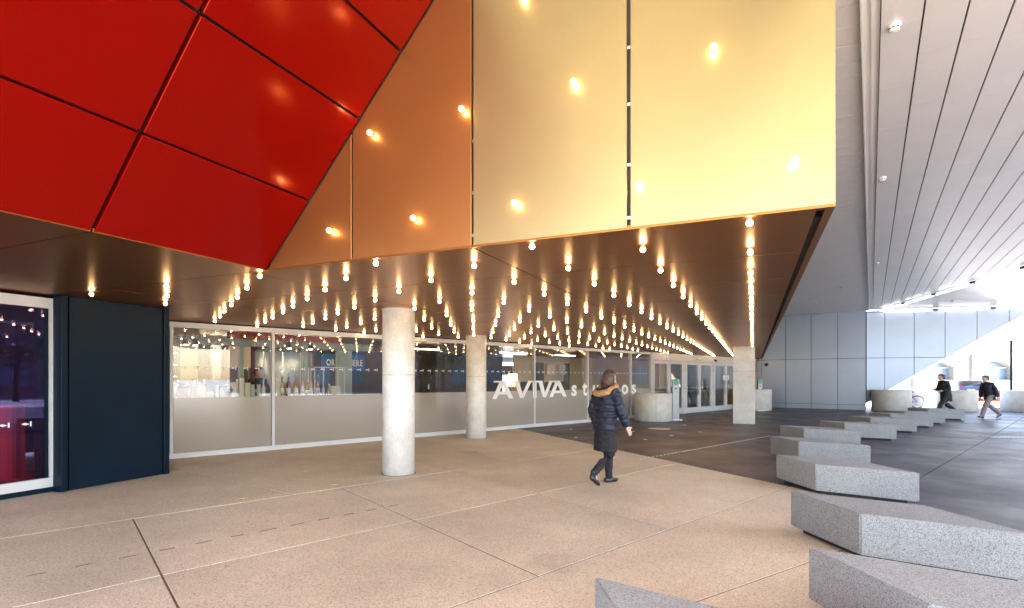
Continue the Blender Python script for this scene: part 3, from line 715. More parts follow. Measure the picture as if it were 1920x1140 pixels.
for px, d, wd, lab in ((1266.5, 19.3, .13, 'upright steel reader post beside the concrete drum at the doors'), (1424.5, 24.9, .10, 'slim steel reader post beside the square column')):
    c = at(px, d); t = thing('reader_post', lab, 'post', c, 'steel reader posts')
    obj('body', obox(c + V(0, 0, .775), V(1, 0, 0), V(0, 1, 0), wd, .06, .77), M['post_steel'], t, bevel=.006)
    obj('base_plate', obox(c + V(0, 0, .006), V(1, 0, 0), V(0, 1, 0), wd + .1, .14, .006), M['steel'], t)
    obj('reader_panel', obox(c + V(0, -.064, 1.44), V(1, 0, 0), V(0, 1, 0), wd * .7, .004, .12), mat('green_panel', (.02, .25, .12), .4), t)
    obj('push_button', tube([c + V(0, -.06, 1.2), c + V(0, -.08, 1.2)], .035, 14), M['blackp'], t)

# ------------------------------------------------------------------ bulbs
def bulb_parts():
    b = lathe([(.020, .0), (.020, -.014), (.016, -.018)], (0, 0, 0), 12); finish(b); m1 = bpy.data.meshes.new('bulb_cap'); b.to_mesh(m1); b.free()
    b = lathe([(.012, -.018), (.021, -.029), (.0255, -.042), (.0245, -.054), (.017, -.066), (.006, -.0705)], (0, 0, 0), 16); finish(b); m2 = bpy.data.meshes.new('bulb_glass'); b.to_mesh(m2); b.free()
    for p in m2.polygons: p.use_smooth = True
    return m1, m2
cap_me, glow_me = bulb_parts()
for me_ in (cap_me, glow_me):
    for v in me_.vertices: v.co *= .86
ORD = ['first', 'second', 'third', 'fourth', 'fifth', 'sixth', 'seventh', 'eighth', 'ninth', 'tenth', 'eleventh', 'twelfth', 'thirteenth', 'fourteenth', 'fifteenth', 'sixteenth', 'seventeenth', 'eighteenth', 'nineteenth', 'twentieth', 'twenty-first', 'twenty-second', 'twenty-third', 'twenty-fourth', 'twenty-fifth', 'twenty-sixth', 'twenty-seventh', 'twenty-eighth', 'twenty-ninth', 'thirtieth']
def bulb(p, label, group, q=None):
    t = local_thing('light_bulb', label, 'light bulb', p, group)
    if q: t.rotation_euler = q.to_euler()
    obj('cap', cap_me, M['brass'], t); obj('glass', glow_me, M['bulb'], t)
gk = [4.63, 3.80, 2.98, 2.18, 1.38, .60, -.15, -.92, -1.68, -2.40, -3.17, -3.9, -4.67, -5.4]
for k, g_ in enumerate(gk):
    n_ = 0
    for j in range(30):
        a_ = .05 + .922 * j + (.46 if k % 2 else 0); p = S(a_, g_, SZ - .0005)
        if (p - FX(0, 0, 0)).dot(NF) < .16 or a_ > 25.6: continue
        if (p - dw0).dot(Dd) < dl_ + .1 and (p - dw0).dot(Dn) < .12: continue
        n_ += 1
        bulb(p, f'glowing soffit bulb, {ORD[n_ - 1]} from the gold wall in the {ORD[k]} row from the outer edge', 'bulbs studding the bronze soffit')
wl_ = ['nearest the pale outer corner', 'upper one on the palest panel', 'lower one beside the wide joint on the palest panel', 'upper one on the panel before the wide joint', 'lower one on the panel before the wide joint', 'at the picture top before the wide joint', 'upper one on the orange panel, by its joint', 'beside the red edge on the orange panel', 'lower middle of the orange panel', 'on the small triangular panel']
for (px, py), lab in zip([(1489, 305), (1338, 94), (1199, 349), (1078, 158), (967, 383), (980, -4), (869, 208), (698, 252), (779, 411), (622, 434)], wl_):
    bulb(wpt(px, py) + wn_ * .0005, 'glowing bulb on the gold wall, ' + lab, 'bulbs studding the gold wall', wn_.to_track_quat('Z', 'Y'))
# ------------------------------------------------------------------ interior behind the facade
wood = mat('timber_lining', (.50, .31, .10), .5, var=.15, vscale=3, stretch=(6, 6, .6))
teal = mat('painted_teal_steel', (.33, .42, .38), .5)
cream = mat('cream_panel', (.72, .60, .45), .7)
burg = mat('burgundy_curtain', (.16, .008, .02), .85)
purp = mat('purple_curtain', (.13, .03, .10), .85)
darkw = mat('dark_interior_lining', (.045, .038, .034), .7, var=.25)
signblue = mat('blue_sign', (.02, .09, .36), .5)
ibox = lambda px0, px1, n, dn, z0, z1, bm=None: prism([IN(px0, n, z0), IN(px1, n, z0), IN(px1, n, z0) - NF * dn, IN(px0, n, z0) - NF * dn], (0, 0, z1 - z0), bm)
tag(obj('interior_floor', fbox(-.5, 27, -9, -.08, -.004, .006), mat('polished_screed', (.30, .27, .24), .3)), kind='structure')
tag(obj('interior_wall', fbox(-1.4, 15.5, -8.2, -8, 0, 2.7), darkw), kind='structure')
tag(obj('interior_wall', fbox(15.5, 27, -6.2, -6, 0, 2.7), wood), kind='structure')
tag(obj('interior_wall', fbox(-1.6, -1.4, -8, -.7, 0, 2.7), darkw), kind='structure')
tag(obj('interior_wall', fbox(27.2, 27.4, -8, -.1, 0, 2.7), wood), kind='structure')
tag(obj('interior_ceiling', fbox(-1.5, 27.2, -8.2, -.12, SZ + .0, SZ + .03), mat('bronze_interior_ceiling', (.36, .19, .07), .35, metal=.6)), kind='structure')
bc = thing('bar_counter', 'long bar counter behind the frosted lower band of the glass', 'counter', FX(3, -.8, 0))
obj('front', fbox(.3, 6.6, -1.1, -.36, .02, 1.10), mat('counter_front', (.42, .36, .30), .6), bc)
obj('top', fbox(.25, 6.65, -1.15, -.33, 1.102, 1.15), mat('counter_top', (.75, .66, .52), .35), bc)
CT = 1.15
def itemp(px, n=-.65): 
    p = IN(px, n, CT); return p
# bottles with dosing tops
bcol = [(.55, .28, .10), (.25, .05, .10), (.62, .25, .04), (.60, .50, .42), (.45, .30, .12), (.62, .55, .45), (.50, .22, .06)]
for i, (px, lab) in enumerate([(529, 'amber bottle at the start of the bottle row next to the mullion'), (541, 'dark plum bottle, second in the bottle row'), (555, 'orange syrup bottle, third in the bottle row'), (567.5, 'pale bottle, fourth in the bottle row'), (576, 'short tan bottle before the teal pillar'), (583, 'tall straw coloured bottle beside the teal pillar'), (596, 'brown bottle just before the clear display case')]):
    p = itemp(px); h = .45 if i != 4 else .32; t = thing('bottle', lab, 'bottle', p, 'bottles on the bar')
    obj('body', lathe([(.05, 0), (.052, .01), (.052, h * .6), (.035, h * .74), (.018, h * .8), (.018, h)], p, 14), mat('bottle_glass', bcol[i], .12, spec=.8), t, True)
    obj('label', lathe([(.0525, h * .14), (.0525, h * .42)], p, 14), M['letter'], t, True)
    obj('cap', lathe([(.02, h), (.02, h + .05), (.008, h + .06), (.008, h + .10)], p, 10), M['steel'], t, True)
# bar clutter: jars, boxes, cups, dispensers
jarm = mat('pale_jar_glass', (.72, .58, .40), .15, spec=.8)
def jar(px, r, h, lab, m=None, n=-.62):
    h *= 1.3; p = itemp(px, n); t = thing('glass_jar', lab, 'jar', p, 'jars on the bar')
    obj('body', lathe([(r * .9, 0), (r, .015), (r, h * .8), (r * .8, h * .9)], p, 16), m or jarm, t, True)
    obj('lid', lathe([(r * .85, h * .9), (r * .85, h), (r * .2, h * 1.02), (r * .2, h * 1.08)], p, 16), M['steel'], t, True)
jar(326, .10, .26, 'squat warm jar against the dark wall end of the bar'); jar(343, .15, .20, 'wide low jar, second along the bar from the dark wall', mat('peach_jar', (.62, .36, .22), .2)); jar(364, .06, .30, 'slim tall jar, third along the bar'); jar(374, .13, .24, 'wide jar with a straight side, before the dark monitor')
jar(420, .09, .17, 'low jar behind the grey bucket near the burgundy curtain')
for px, w, h, lab, c_ in ((392, .16, .10, 'cream tray of cups before the dark monitor', (.70, .60, .45)), (436, .11, .26, 'cream carton by the teal pillar', (.70, .62, .48)), (452, .10, .33, 'tall cream carton in front of the teal pillar', (.74, .66, .52)), (463, .12, .25, 'cream carton between teal pillar and barman', (.72, .64, .5)), (520, .13, .28, 'stack of cream boxes at the mullion before the bottles', (.72, .65, .52)), (480, .15, .13, 'cream box with a dark square in front of the barman', (.70, .62, .5)), (628, .22, .18, 'small cream box inside the display case', (.74, .66, .52))):
    h *= 1.25; p = itemp(px, -.7); t = thing('carton', lab, 'box', p, 'boxes on the bar')
    obj('body', obox(p + V(0, 0, h / 2), F, NF, w / 2, .08, h / 2), mat('carton_card', c_, .7), t, bevel=.006)
    obj('flap', obox(p + V(0, 0, h + .004) , F, NF, w / 2 * .9, .07, .004), M['white'], t)
    if 'dark square' in lab: obj('sticker', obox(p + NF * .082 + V(0, 0, .06), F, NF, .04, .002, .045), M['blackp'], t)
for px, lab in ((407, 'stack of white paper cups behind the tray'), (474, 'stack of white paper cups, first in front of the barman'), (485, 'stack of white paper cups, second in front of the barman')):
    p = itemp(px, -.55); t = thing('cup_stack', lab, 'cups', p, 'paper cup stacks on the bar')
    for k in range(4): obj('cup', lathe([(.032, k * .06), (.042, k * .06 + .10), (.044, k * .06 + .10)], p, 12), M['letter'], t, True)
for px, r_, h, c_, lab in ((333, .035, .34, (.72, .66, .55), 'slim pale bottle between the two jars nearest the dark wall'), (352, .04, .30, (.60, .30, .10), 'orange cordial bottle beside the slim tall jar'), (383, .035, .36, (.66, .60, .50), 'pale cordial bottle between the wide jar and the till monitor'), (430, .045, .28, (.55, .42, .25), 'tan flask beside the grey bucket'), (444, .035, .36, (.70, .62, .48), 'cream bottle before the first teal pillar'), (494, .04, .34, (.70, .65, .55), 'pale bottle tucked against the first mullion'), (513, .04, .38, (.45, .20, .08), 'brown bottle just past the first mullion'), (606, .04, .26, (.72, .6, .4), 'short honey bottle inside the display case'), (617, .04, .24, (.5, .25, .1), 'short brown bottle inside the display case')):
    p = itemp(px, -.8); t = thing('bottle', lab, 'bottle', p, 'bottles on the bar')
    obj('body', lathe([(r_, 0), (r_ * 1.05, .01), (r_ * 1.05, h * .6), (r_ * .4, h * .8), (r_ * .4, h)], p, 12), mat('flask_glass', c_, .15, spec=.8), t, True)
    obj('stopper', lathe([(r_ * .45, h), (r_ * .45, h + .04)], p, 10), M['steel'], t)
p = itemp(426, -.6); t = thing('ice_bucket', 'grey bucket with a rim near the burgundy curtain', 'bucket', p)
obj('body', lathe([(.08, 0), (.11, .18), (.118, .185)], p, 18), mat('grey_bucket', (.2, .24, .25), .4), t, True)
hdl = [p + F * (.11 * math.cos(a)) + V(0, 0, .18 + .10 * math.sin(a)) for a in [math.pi * k / 10 for k in range(11)]]
obj('handle', tube(hdl, .006, 6), M['steel'], t, True)
p = itemp(399, -.9); t = thing('till_screen', 'dark till monitor facing into the bar', 'monitor', p)
obj('screen', prism([p - F * .2 + V(0, 0, .12), p + F * .2 + V(0, 0, .12), p + F * .17 + V(0, 0, .40), p - F * .17 + V(0, 0, .40)], NF * .03), M['blackp'], t); obj('stand', obox(p + V(0, 0, .06), F, NF, .04, .03, .06), M['blackp'], t); obj('foot', obox(p + V(0, 0, .006), F, NF, .1, .08, .006), M['blackp'], t)
# clear display case
p0 = itemp(590, -.5); p1 = itemp(646, -.5); t = thing('display_case', 'tall clear case with a pale frame standing on the bar', 'display case', (p0 + p1) / 2)
cs = bmesh.new()
for p in (p0, p0 - NF * .4, p1, p1 - NF * .4, p0 + (p1 - p0) * .28): obox(p + V(0, 0, .34), F, NF, .012, .012, .34, cs)
obj('frame', cs, M['white'], t)
obj('top', prism([p0 + V(0, 0, .682), p1 + V(0, 0, .682), p1 - NF * .4 + V(0, 0, .682), p0 - NF * .4 + V(0, 0, .682)], (0, 0, .02)), M['white'], t)
obj('pane', prism([p0 + NF * .013 + V(0, 0, .0), p1 + NF * .013, p1 + NF * .013 + V(0, 0, .68), p0 + NF * .013 + V(0, 0, .68)], NF * .004), M['glass'], t)
# room furniture seen through the upper glass
def panel_thing(name, lab, cat, px0, px1, n, dn, z0, z1, m, parts=None):
    c = (IN(px0, n, z0) + IN(px1, n, z0)) / 2; t = thing(name, lab, cat, c)
    obj('body', ibox(px0, px1, n, dn, z0, z1), m, t)
    for nm, a in (parts or []): obj(nm, ibox(*a[:-1]), a[-1], t)
    return t
panel_thing('clad_pillar', 'broad cream pillar with a wider head inside the bar', 'column', 338, 371, -3.2, .8, 0, 2.44, cream, [('head', (334, 375, -3.18, .85, 2.441, 2.68, cream))])
panel_thing('shelf_unit', 'dark grey shelving by the dark wall end inside the bar', 'shelves', 318, 333, -3.6, .4, 0, 2.4, darkw, [('shelf', (317, 333.5, -3.5, .1, z, z + .03, M['steel'])) for z in (1.3, 1.6, 1.9, 2.2)])
panel_thing('mirror_panel', 'tall silvery panel between dark recess and burgundy curtain', 'panel', 395, 414, -4.2, .1, 0, 2.5, M['silver_wall'], [('post', (399, 403, -4.1, .09, 0, 2.5, teal))])
def curtain(lab, px0, px1, n, m):
    a, b = IN(px0, n, 0), IN(px1, n, 0); bm = bmesh.new(); N_ = 40; pr = None
    for k in range(N_ + 1):
        p = a + (b - a) * (k / N_) + NF * .05 * math.sin(k * 1.3); v = (bm.verts.new(p), bm.verts.new(p + V(0, 0, 2.5)), bm.verts.new(p - NF * .01 + V(0, 0, 2.5)), bm.verts.new(p - NF * .01))
        if pr: bm.faces.new((pr[0], v[0], v[1], pr[1])); bm.faces.new((pr[3], pr[2], v[2], v[3]))
        pr = v
    return tag(obj('curtain', bm, m, smooth=True), lab, 'curtain', 'curtains inside the bar')
curtain('dark burgundy curtain hanging inside the bar beside the silvery panel', 415, 432, -4.5, burg); curtain('plum purple curtain hanging behind the barman', 468, 500, -4.3, purp)
for px0, px1, lab in ((430, 447, 'cream hanging panel next to the burgundy curtain'), (457, 470, 'cream hanging panel between teal pillar and purple curtain')):
    t = panel_thing('hanging_panel', lab, 'hanging panel', px0, px1, -3.0, .06, 1.86, 2.52, cream); t['group'] = 'cream hanging panels'
    for px in (px0 + 3, px1 - 3): obj('cable', tube([IN(px, -3.03, 2.521), IN(px, -3.03, 2.7)], .006, 5), M['blackp'], t)
for px0, px1, lab in ((449, 457, 'teal steel pillar behind the first window bay'), (569, 577, 'teal steel pillar behind the bottle row'), (633, 660, 'wide pale teal pillar hiding the middle of the blue sign')):
    t = panel_thing('steel_pillar', lab, 'column', px0, px1, -2.2, .15, 0, 2.38, teal, [('flange', (px0 - 1.5, px1 + 1.5, -2.15, .03, .012, .03, teal))]); t['group'] = 'teal pillars inside the bar'
panel_thing('steel_beam', 'long teal steel beam crossing the bar ceiling', 'beam', 318, 700, -2.1, .3, 2.40, 2.56, teal, [('lower_flange', (318, 700, -2.05, .4, 2.385, 2.399, teal))])
panel_thing('red_beam', 'bright red ceiling beam above the bar', 'beam', 430, 640, -1.2, .15, 2.50, 2.645, mat('red_beam_paint', (.42, .03, .012), .5), [('end_plate', (429, 430, -1.19, .17, 2.495, 2.65, M['black']))])
t = thing('steel_tank', 'curved silvery metal drum wall behind the bottles', 'tank', IN(538, -4.4, 0))
a, b = IN(512, -4.0, 0), IN(567, -4.0, 0); c = (a + b) / 2 - NF * .8
bm = bmesh.new(); lathe([(1.0, 0), (1.0, 2.35), (.9, 2.45)], c, 30, bm); obj('shell', bm, mat('brushed_tank_steel', (.34, .38, .42), .42, metal=.7), t, True)
for k in range(12):
    an = k * math.pi / 6; obj('rib', obox(c + V(math.cos(an), math.sin(an), 0) * 1.0 + V(0, 0, 1.2), V(math.cos(an), math.sin(an), 0), V(-math.sin(an), math.cos(an), 0), .008, .012, 1.15), M['steel'], t)
# blue ORDER HERE sign
sN = -2.7; s0, s1 = tpx(604, sN), tpx(684, sN); t = thing('order_sign', 'blue hanging sign lettered ORDER HERE in white', 'sign', FX((s0 + s1) / 2, sN, 1.9))
obj('board', fbox(s0, s1, sN - .05, sN, 1.82, 2.28), signblue, t)
glyphs('ORDER HERE', .26, lambda x, y, z: FX(s0 + .12 + x * (s1 - s0 - .24) / 1.72, sN + .006 + z, 1.95 + y), 'letter', M['letter'], t, offset=.008)
for s_ in (s0 + .1, s1 - .1): obj('cable', tube([FX(s_, sN - .02, 2.281), FX(s_, sN - .02, 2.7)], .006, 5), M['blackp'], t)
# warm ceiling strips and spotlights in the bar
for i, (px, n, w, lab) in enumerate(((385, -3.4, .9, 'over the cream pillar'), (425, -3.8, .8, 'over the burgundy curtain'), (545, -2.6, 1.0, 'over the bottle row'), (610, -2.9, 1.0, 'over the clear display case'), (800, -2.6, 1.0, 'over the dark coffee machine'), (960, -2.5, 1.2, 'behind the lettering'), (1060, -2.5, 1.2, 'over the seated area'), (1240, -2.5, 1.2, 'over the lobby desks'), (1340, -2.4, 1.2, 'in the lobby behind the last doors'))):
    p = IN(px, n, 2.54); t = thing('ceiling_strip', 'lit warm ceiling strip inside, ' + lab, 'strip light', p, 'warm ceiling strips inside')
    obj('housing', obox(p + V(0, 0, .03), F, NF, w / 2, .06, .02), M['white'], t); obj('lens', obox(p, F, NF, w / 2 - .02, .05, .008), M['lens'], t)
    for s_ in (-.4, .4): obj('hanger', tube([p + F * w * s_ + V(0, 0, .05), p + F * w * s_ + V(0, 0, .17)], .006, 5), M['blackp'], t)
for px, n, lab in ((348, -1.6, 'over the wide low jar'), (366, -1.7, 'over the slim tall jar'), (541, -1.5, 'over the bottle row'), (582, -1.5, 'over the teal pillar by the bottles')):
    p = IN(px, n, 2.36); t = thing('spotlight', 'black spotlight hanging inside the bar ' + lab, 'spotlight', p, 'black spotlights in the bar')
    obj('can', tube([p + V(0, 0, .10), p - V(0, 0, .04) + NF * .03], .055, 14), M['blackp'], t); obj('stem', tube([p + V(0, 0, .1), p + V(0, 0, .34)], .012, 6), M['blackp'], t); obj('lens', tube([p - V(0, 0, .0405) + NF * .03, p - V(0, 0, .044) + NF * .03], .045, 14), M['spot'], t)
# further bays
t = panel_thing('coffee_machine', 'dark coffee machine standing on its bench behind the round columns', 'coffee machine', 792, 822, -1.3, .5, 1.16, 1.62, M['blackp'], [('bench', (770, 850, -1.2, .7, 0, 1.158, M['brown'])), ('hopper', (799, 808, -1.4, .2, 1.621, 1.86, M['blackp'])), ('spout', (803, 805, -1.27, .03, 1.25, 1.4, M['steel'])), ('grinder', (812, 819, -1.35, .2, 1.621, 1.80, M['brown']))])
panel_thing('lit_back_wall', 'warm lit wall with dark doorway behind the lettering', 'wall', 965, 1110, -4.5, .1, 0, 2.6, mat('tan_wall', (.55, .43, .27), .7), [('doorway', (1003, 1020, -4.47, .03, 0, 2.3, darkw)), ('doorway', (1058, 1068, -4.47, .03, 0, 2.3, darkw))])
for px0, px1, lab in ((1026, 1041, 'cream notice board behind the second word, nearer the first'), (1048, 1060, 'cream notice board behind the second word, beside a doorway')):
    panel_thing('notice_board', lab, 'notice board', px0, px1, -4.3, .05, 1.75, 2.2, cream, [('rail', (px0 - 1, px1 + 1, -4.28, .06, 2.201, 2.23, M['steel']))])['group'] = 'cream notice boards'
panel_thing('wall_screen', 'dark wall screen behind the first capital letters', 'screen', 942, 962, -3.6, .05, 1.72, 2.1, M['blackp'], [('bracket', (949, 955, -3.66, .3, 1.85, 1.95, M['steel']))])
for px, lab in ((958, 'amber bottle shelf display behind the capital V'), ):
    t = panel_thing('bottle_shelf', lab, 'shelf', 952, 972, -1.6, .25, 0, 1.05, wood, [('glow_board', (954, 970, -1.8, .03, 1.06, 1.75, emit('amber_backlight', (1, .62, .25), .8)))])
    for k in range(6):
        q_ = IN(953.5 + k * 3.2, -1.68, 1.052); obj('bottle', lathe([(.035, 0), (.035, .2), (.013, .28), (.013, .36)], q_, 10), mat('amber_glass', (.5, .18 + .04 * k, .04), .15), t, True)
for px, lab in ((1000, 'dark sofa back behind the capital letters'), (1042, 'dark sofa back behind the gap between the words')):
    p = IN(px, -2.2, 0); t = thing('sofa', lab, 'sofa', p, 'dark sofas inside')
    obj('back', obox(p + V(0, 0, .95), F, NF, .62, .12, .50), M['blackp'], t, bevel=.04); obj('seat', obox(p - NF * .4 + V(0, 0, .5), F, NF, .62, .28, .14), M['blackp'], t, bevel=.04)
    for s_ in (-1, 1): obj('arm', obox(p - NF * .3 + F * .7 * s_ + V(0, 0, .62), F, NF, .07, .35, .28), M['blackp'], t, bevel=.03)
    obj('plinth', obox(p - NF * .3 + V(0, 0, .18), F, NF, .6, .4, .17), M['brown'], t)
for px0, px1, lab in ((1232, 1262, 'dark reception desk behind the first doors'), (1276, 1318, 'brown reception desk behind the middle doors'), (1326, 1345, 'low dark counter behind the last doors')):
    panel_thing('reception_desk', lab, 'desk', px0, px1, -2.6, .7, .0, 1.05, darkw, [('top', (px0 - 1, px1 + 1, -2.55, .8, 1.051, 1.09, wood))])['group'] = 'reception desks'
panel_thing('lobby_partition', 'yellowish timber partition behind the last doors', 'partition', 1347, 1364, -3.2, .12, 0, 2.6, wood, [('shadow_gap', (1346, 1347, -3.2, .1, 0, 2.6, M['black']))])

# ------------------------------------------------------------------ people
def loft(rings, n=18, bm=None):
    """Horizontal elliptical rings (x, y, z, rx, ry)."""
    bm = bm or bmesh.new(); R_ = []
    for x, y, z, rx, ry in rings:
        R_.append([bm.verts.new((x + rx * math.cos(2 * math.pi * k / n), y + ry * math.sin(2 * math.pi * k / n), z)) for k in range(n)])
    for a, b in zip(R_, R_[1:]):
        for k in range(n): bm.faces.new((a[k], a[(k + 1) % n], b[(k + 1) % n], b[k]))
    bm.faces.new(list(reversed(R_[0]))); bm.faces.new(R_[-1]); return bm
def fuse(bm, voxel, smooth=3, crease=0.):
    """Weld overlapping closed shapes into one continuous skin."""
    finish(bm); me = bpy.data.meshes.new('skin'); bm.to_mesh(me); bm.free()
    o = bpy.data.objects.new('skin', me); COL.objects.link(o)
    m_ = o.modifiers.new('r', 'REMESH'); m_.mode = 'VOXEL'; m_.voxel_size = voxel
    s_ = o.modifiers.new('s', 'SMOOTH'); s_.factor = .5; s_.iterations = smooth
    bpy.context.view_layer.update()
    out = bpy.data.meshes.new_from_object(o.evaluated_get(bpy.context.evaluated_depsgraph_get()))
    bpy.data.objects.remove(o); out.materials.clear()
    if crease:
        nn = [v.normal.copy() for v in out.vertices]
        for v, q_ in zip(out.vertices, nn):
            p_ = v.co; v.co = p_ + q_ * crease * (noise.noise(V(p_.x * 14, p_.y * 14, p_.z * 22)) + .6 * noise.noise(V(p_.x * 30 + 5, p_.y * 30, p_.z * 44)))
    for p in out.polygons: p.use_smooth = True
    return out
def lerp(a, b, t): return tuple(x + (y - x) * t for x, y in zip(a, b))
def hand(bm, wrist, d, side):
    """Palm, four bent fingers of unequal length and a thumb leaving the side of the palm."""
    d = Vector(d).normalized(); w = Vector(wrist); fw = V(1, 0, 0); fw = (fw - d * fw.dot(d)).normalized(); inn = d.cross(fw) * side
    tube([w - d * .02, w + d * .03, w + d * .075, w + d * .095], [(.020, .024), (.038, .018), (.040, .016), (.034, .013)], 10, bm, flat=fw)
    for k, ln in enumerate((.068, .078, .073, .056)):
        o_ = w + d * .085 + fw * (.028 - .019 * k); c_ = (d + inn * .25).normalized(); e_ = (d + inn * .7).normalized()
        tube([o_, o_ + d * ln * .4, o_ + d * ln * .4 + c_ * ln * .35, o_ + d * ln * .4 + c_ * ln * .35 + e_ * ln * .3], [.0095, .009, .0085, .007], 7, bm)
    o_ = w + d * .03 + fw * .032
    tube([o_, o_ + (d * .6 + fw * .8).normalized() * .035, o_ + (d * .6 + fw * .8).normalized() * .035 + (d + fw * .2 + inn * .3).normalized() * .032], [.013, .011, .008], 7, bm)
def person(label, pos, rz, k, J, skin, hair, parts, group=None, lean=0., bob=False, hv=.55):
    """J: joints in body space (x forward, y to the body's left, z up; 1.70 m tall), parts: clothing builders."""
    t = local_thing('person', label, 'person', pos, group, rz); t.scale = (k, k, k)
    hx = J['head'][0]; hy = J['head'][1]; hz = J['head'][2]                       # head centre
    bm = bmesh.new()
    px_, cx_ = J['pelvis'][0], J['chest'][0]; pz = J['pelvis'][2]
    loft([(px_, 0, pz - .09, .09, .13), (px_, 0, pz, .105, .165), (lerp(J['pelvis'], J['chest'], .35)[0], 0, pz + .14, .09, .13), (cx_, 0, J['chest'][2], .115, .16), (cx_, 0, J['chest'][2] + .12, .09, .165), (cx_ + .01, 0, J['chest'][2] + .17, .06, .09)], 18, bm)
    tube([(cx_, 0, J['chest'][2] + .12), (lerp((cx_, 0, 0), (hx, 0, 0), .6)[0], hy * .5, hz - .14), (hx - .015, hy, hz - .06)], [.062, .054, .055], 12, bm)
    loft([(hx + .02, hy, hz - .125, .035, .035), (hx + .012, hy, hz - .10, .068, .052), (hx + .006, hy, hz - .05, .088, .068), (hx, hy, hz, .096, .076), (hx - .004, hy, hz + .05, .094, .076), (hx - .008, hy, hz + .09, .070, .060), (hx - .008, hy, hz + .112, .03, .03)], 18, bm)
    tube([(hx + .088, hy, hz + .012), (hx + .108, hy, hz - .028), (hx + .088, hy, hz - .038)], [.009, .015, .010], 8, bm)      # nose
    for sy in (-1, 1): ball((hx - .005, hy + sy * .078, hz - .01), .026, bm, (.75, .35, 1.2), 10, 8)                         # ears
    for sd, sy in (('l', 1), ('r', -1)):
        sh, el, wr = J['sh' + sd], J['el' + sd], J['wr' + sd]
        tube([(cx_, sy * .08, J['chest'][2] + .10), sh, lerp(sh, el, .5), el, lerp(el, wr, .35), wr], [.06, .058, .047, .038, .038, .026], 12, bm)
        d_ = Vector(wr) - Vector(el); hand(bm, wr, J.get('hd' + sd, d_), sy)
        hp, kn, an, to = J['hip' + sd], J['kn' + sd], J['an' + sd], J['to' + sd]
        tube([(hp[0], hp[1], hp[2] + .03), lerp(hp, kn, .4), kn, lerp(kn, an, .35), an], [q_ * J.get('legk', 1) for q_ in (.086, .074, .046, .044, .030)], 14, bm)
        tube([an, lerp(an, to, .5), to], [q_ * J.get('legk', 1) for q_ in (.036, .034, .024)], 10, bm)
    me = fuse(bm, .0075, 2); obj('body', me, skin, t)
    for sy in (-1, 1):
        e_ = obj('eye', ball((hx + .079, hy + sy * .032, hz + .012), .0125, None, (1, 1.15, .8), 10, 8), M['letter'], t, True)
        obj('iris', ball((hx + .0885, hy + sy * .032, hz + .012), .0055, None, (.7, 1, 1), 8, 6), M['blackp'], e_, True)
    obj('mouth', tube([(hx + .078, hy - .022, hz - .068), (hx + .089, hy, hz - .066), (hx + .078, hy + .022, hz - .068)], [.004, .006, .004], 6), mat('lips', (.35, .12, .10), .5), t, True)
    hb = bmesh.new()
    loft([(hx - .026, hy, hz - (.10 if bob else .02), .082, .086 if bob else .070), (hx - .022, hy, hz + .03, .098, .090 if bob else .084), (hx - .014, hy, hz + .075, .094, .084), (hx - .010, hy, hz + .112, .066, .062), (hx - .010, hy, hz + .128, .02, .02)], 20, hb)
    if bob: loft([(hx - .045, hy, hz - .125, .065, .080), (hx - .035, hy, hz - .09, .078, .090), (hx - .022, hy, hz, .093, .094)], 18, hb)
    else: loft([(hx - .045, hy, hz - .075, .05, .055), (hx - .03, hy, hz, .072, .078)], 18, hb)
    loft([(hx + .035, hy, hz + .062, .058, .066), (hx + .025, hy, hz + .10, .06, .06)], 16, hb)
    for k in range(26):           # loose ends and strands along the crown and the lower edge
        a = math.pi * (.5 + k / 25); rr_ = (.088, .088)
        zz = hz - (.10 if bob else .05) + random.uniform(-.02, .02)
        p_ = V(hx - .035 + rr_[0] * math.cos(a), hy + rr_[1] * math.sin(a), zz)
        tube([p_ + V(.012, 0, .13), p_ + V(0, 0, .05), p_ + V(random.uniform(-.012, .012), random.uniform(-.012, .012), -.035 if bob else -.01)], [.012, .016, .004], 6, hb)
    obj('hair', fuse(hb, .007, 1, .006), hair, t)
    for nm, b_, m_ in parts(J):
        if nm[0] == '+': obj(nm[1:], b_, m_, t, True)
        else: obj(nm, fuse(b_, .010, 3, .010), m_, t)
    return t
def jacket(J, hem, rh, rc, arm, cuff=1.0, quilt=False):
    bm = bmesh.new(); p, c = J['pelvis'], J['chest']
    z0 = hem; xs_ = p[0]
    loft([(xs_ - .005, 0, z0, rh[0], rh[1]), (xs_, 0, (z0 + c[2]) / 2 - .08, rh[0] * .98, rh[1] * .97), (lerp(p, c, .5)[0], 0, (p[2] + c[2]) / 2 + .02, rc[0] * .98, rc[1] * .95), (c[0], 0, c[2], rc[0], rc[1]), (c[0], 0, c[2] + .10, rc[0] * .84, rc[1] * .98), (c[0] + .01, 0, c[2] + .165, rc[0] * .62, rc[1] * .66), (c[0] + .02, 0, c[2] + .20, .075, .08)], 22, bm)
    for sd, sy in (('l', 1), ('r', -1)):
        sh, el, wr = J['sh' + sd], J['el' + sd], J['wr' + sd]
        tube([(c[0], sy * .09, c[2] + .08), sh, lerp(sh, el, .5), el, lerp(el, wr, .5), lerp(el, wr, cuff)], [arm * 1.1, arm * 1.12, arm * 1.02, arm * .92, arm * .86, arm * .72], 14, bm)
        if quilt:
            for k in range(8):
                a_, b__ = (sh, el) if k < 4 else (el, wr); f_ = (k % 4 + .5) / 4 * .92; r_ = arm * (1.16 - .045 * k); d_ = (Vector(b__) - Vector(a_)).normalized(); p_ = Vector(lerp(a_, b__, f_))
                tube([p_ - d_ * .032, p_ - d_ * .012, p_ + d_ * .012, p_ + d_ * .032], [r_ * .8, r_ * 1.06, r_ * 1.06, r_ * .8], 14, bm)
    return bm
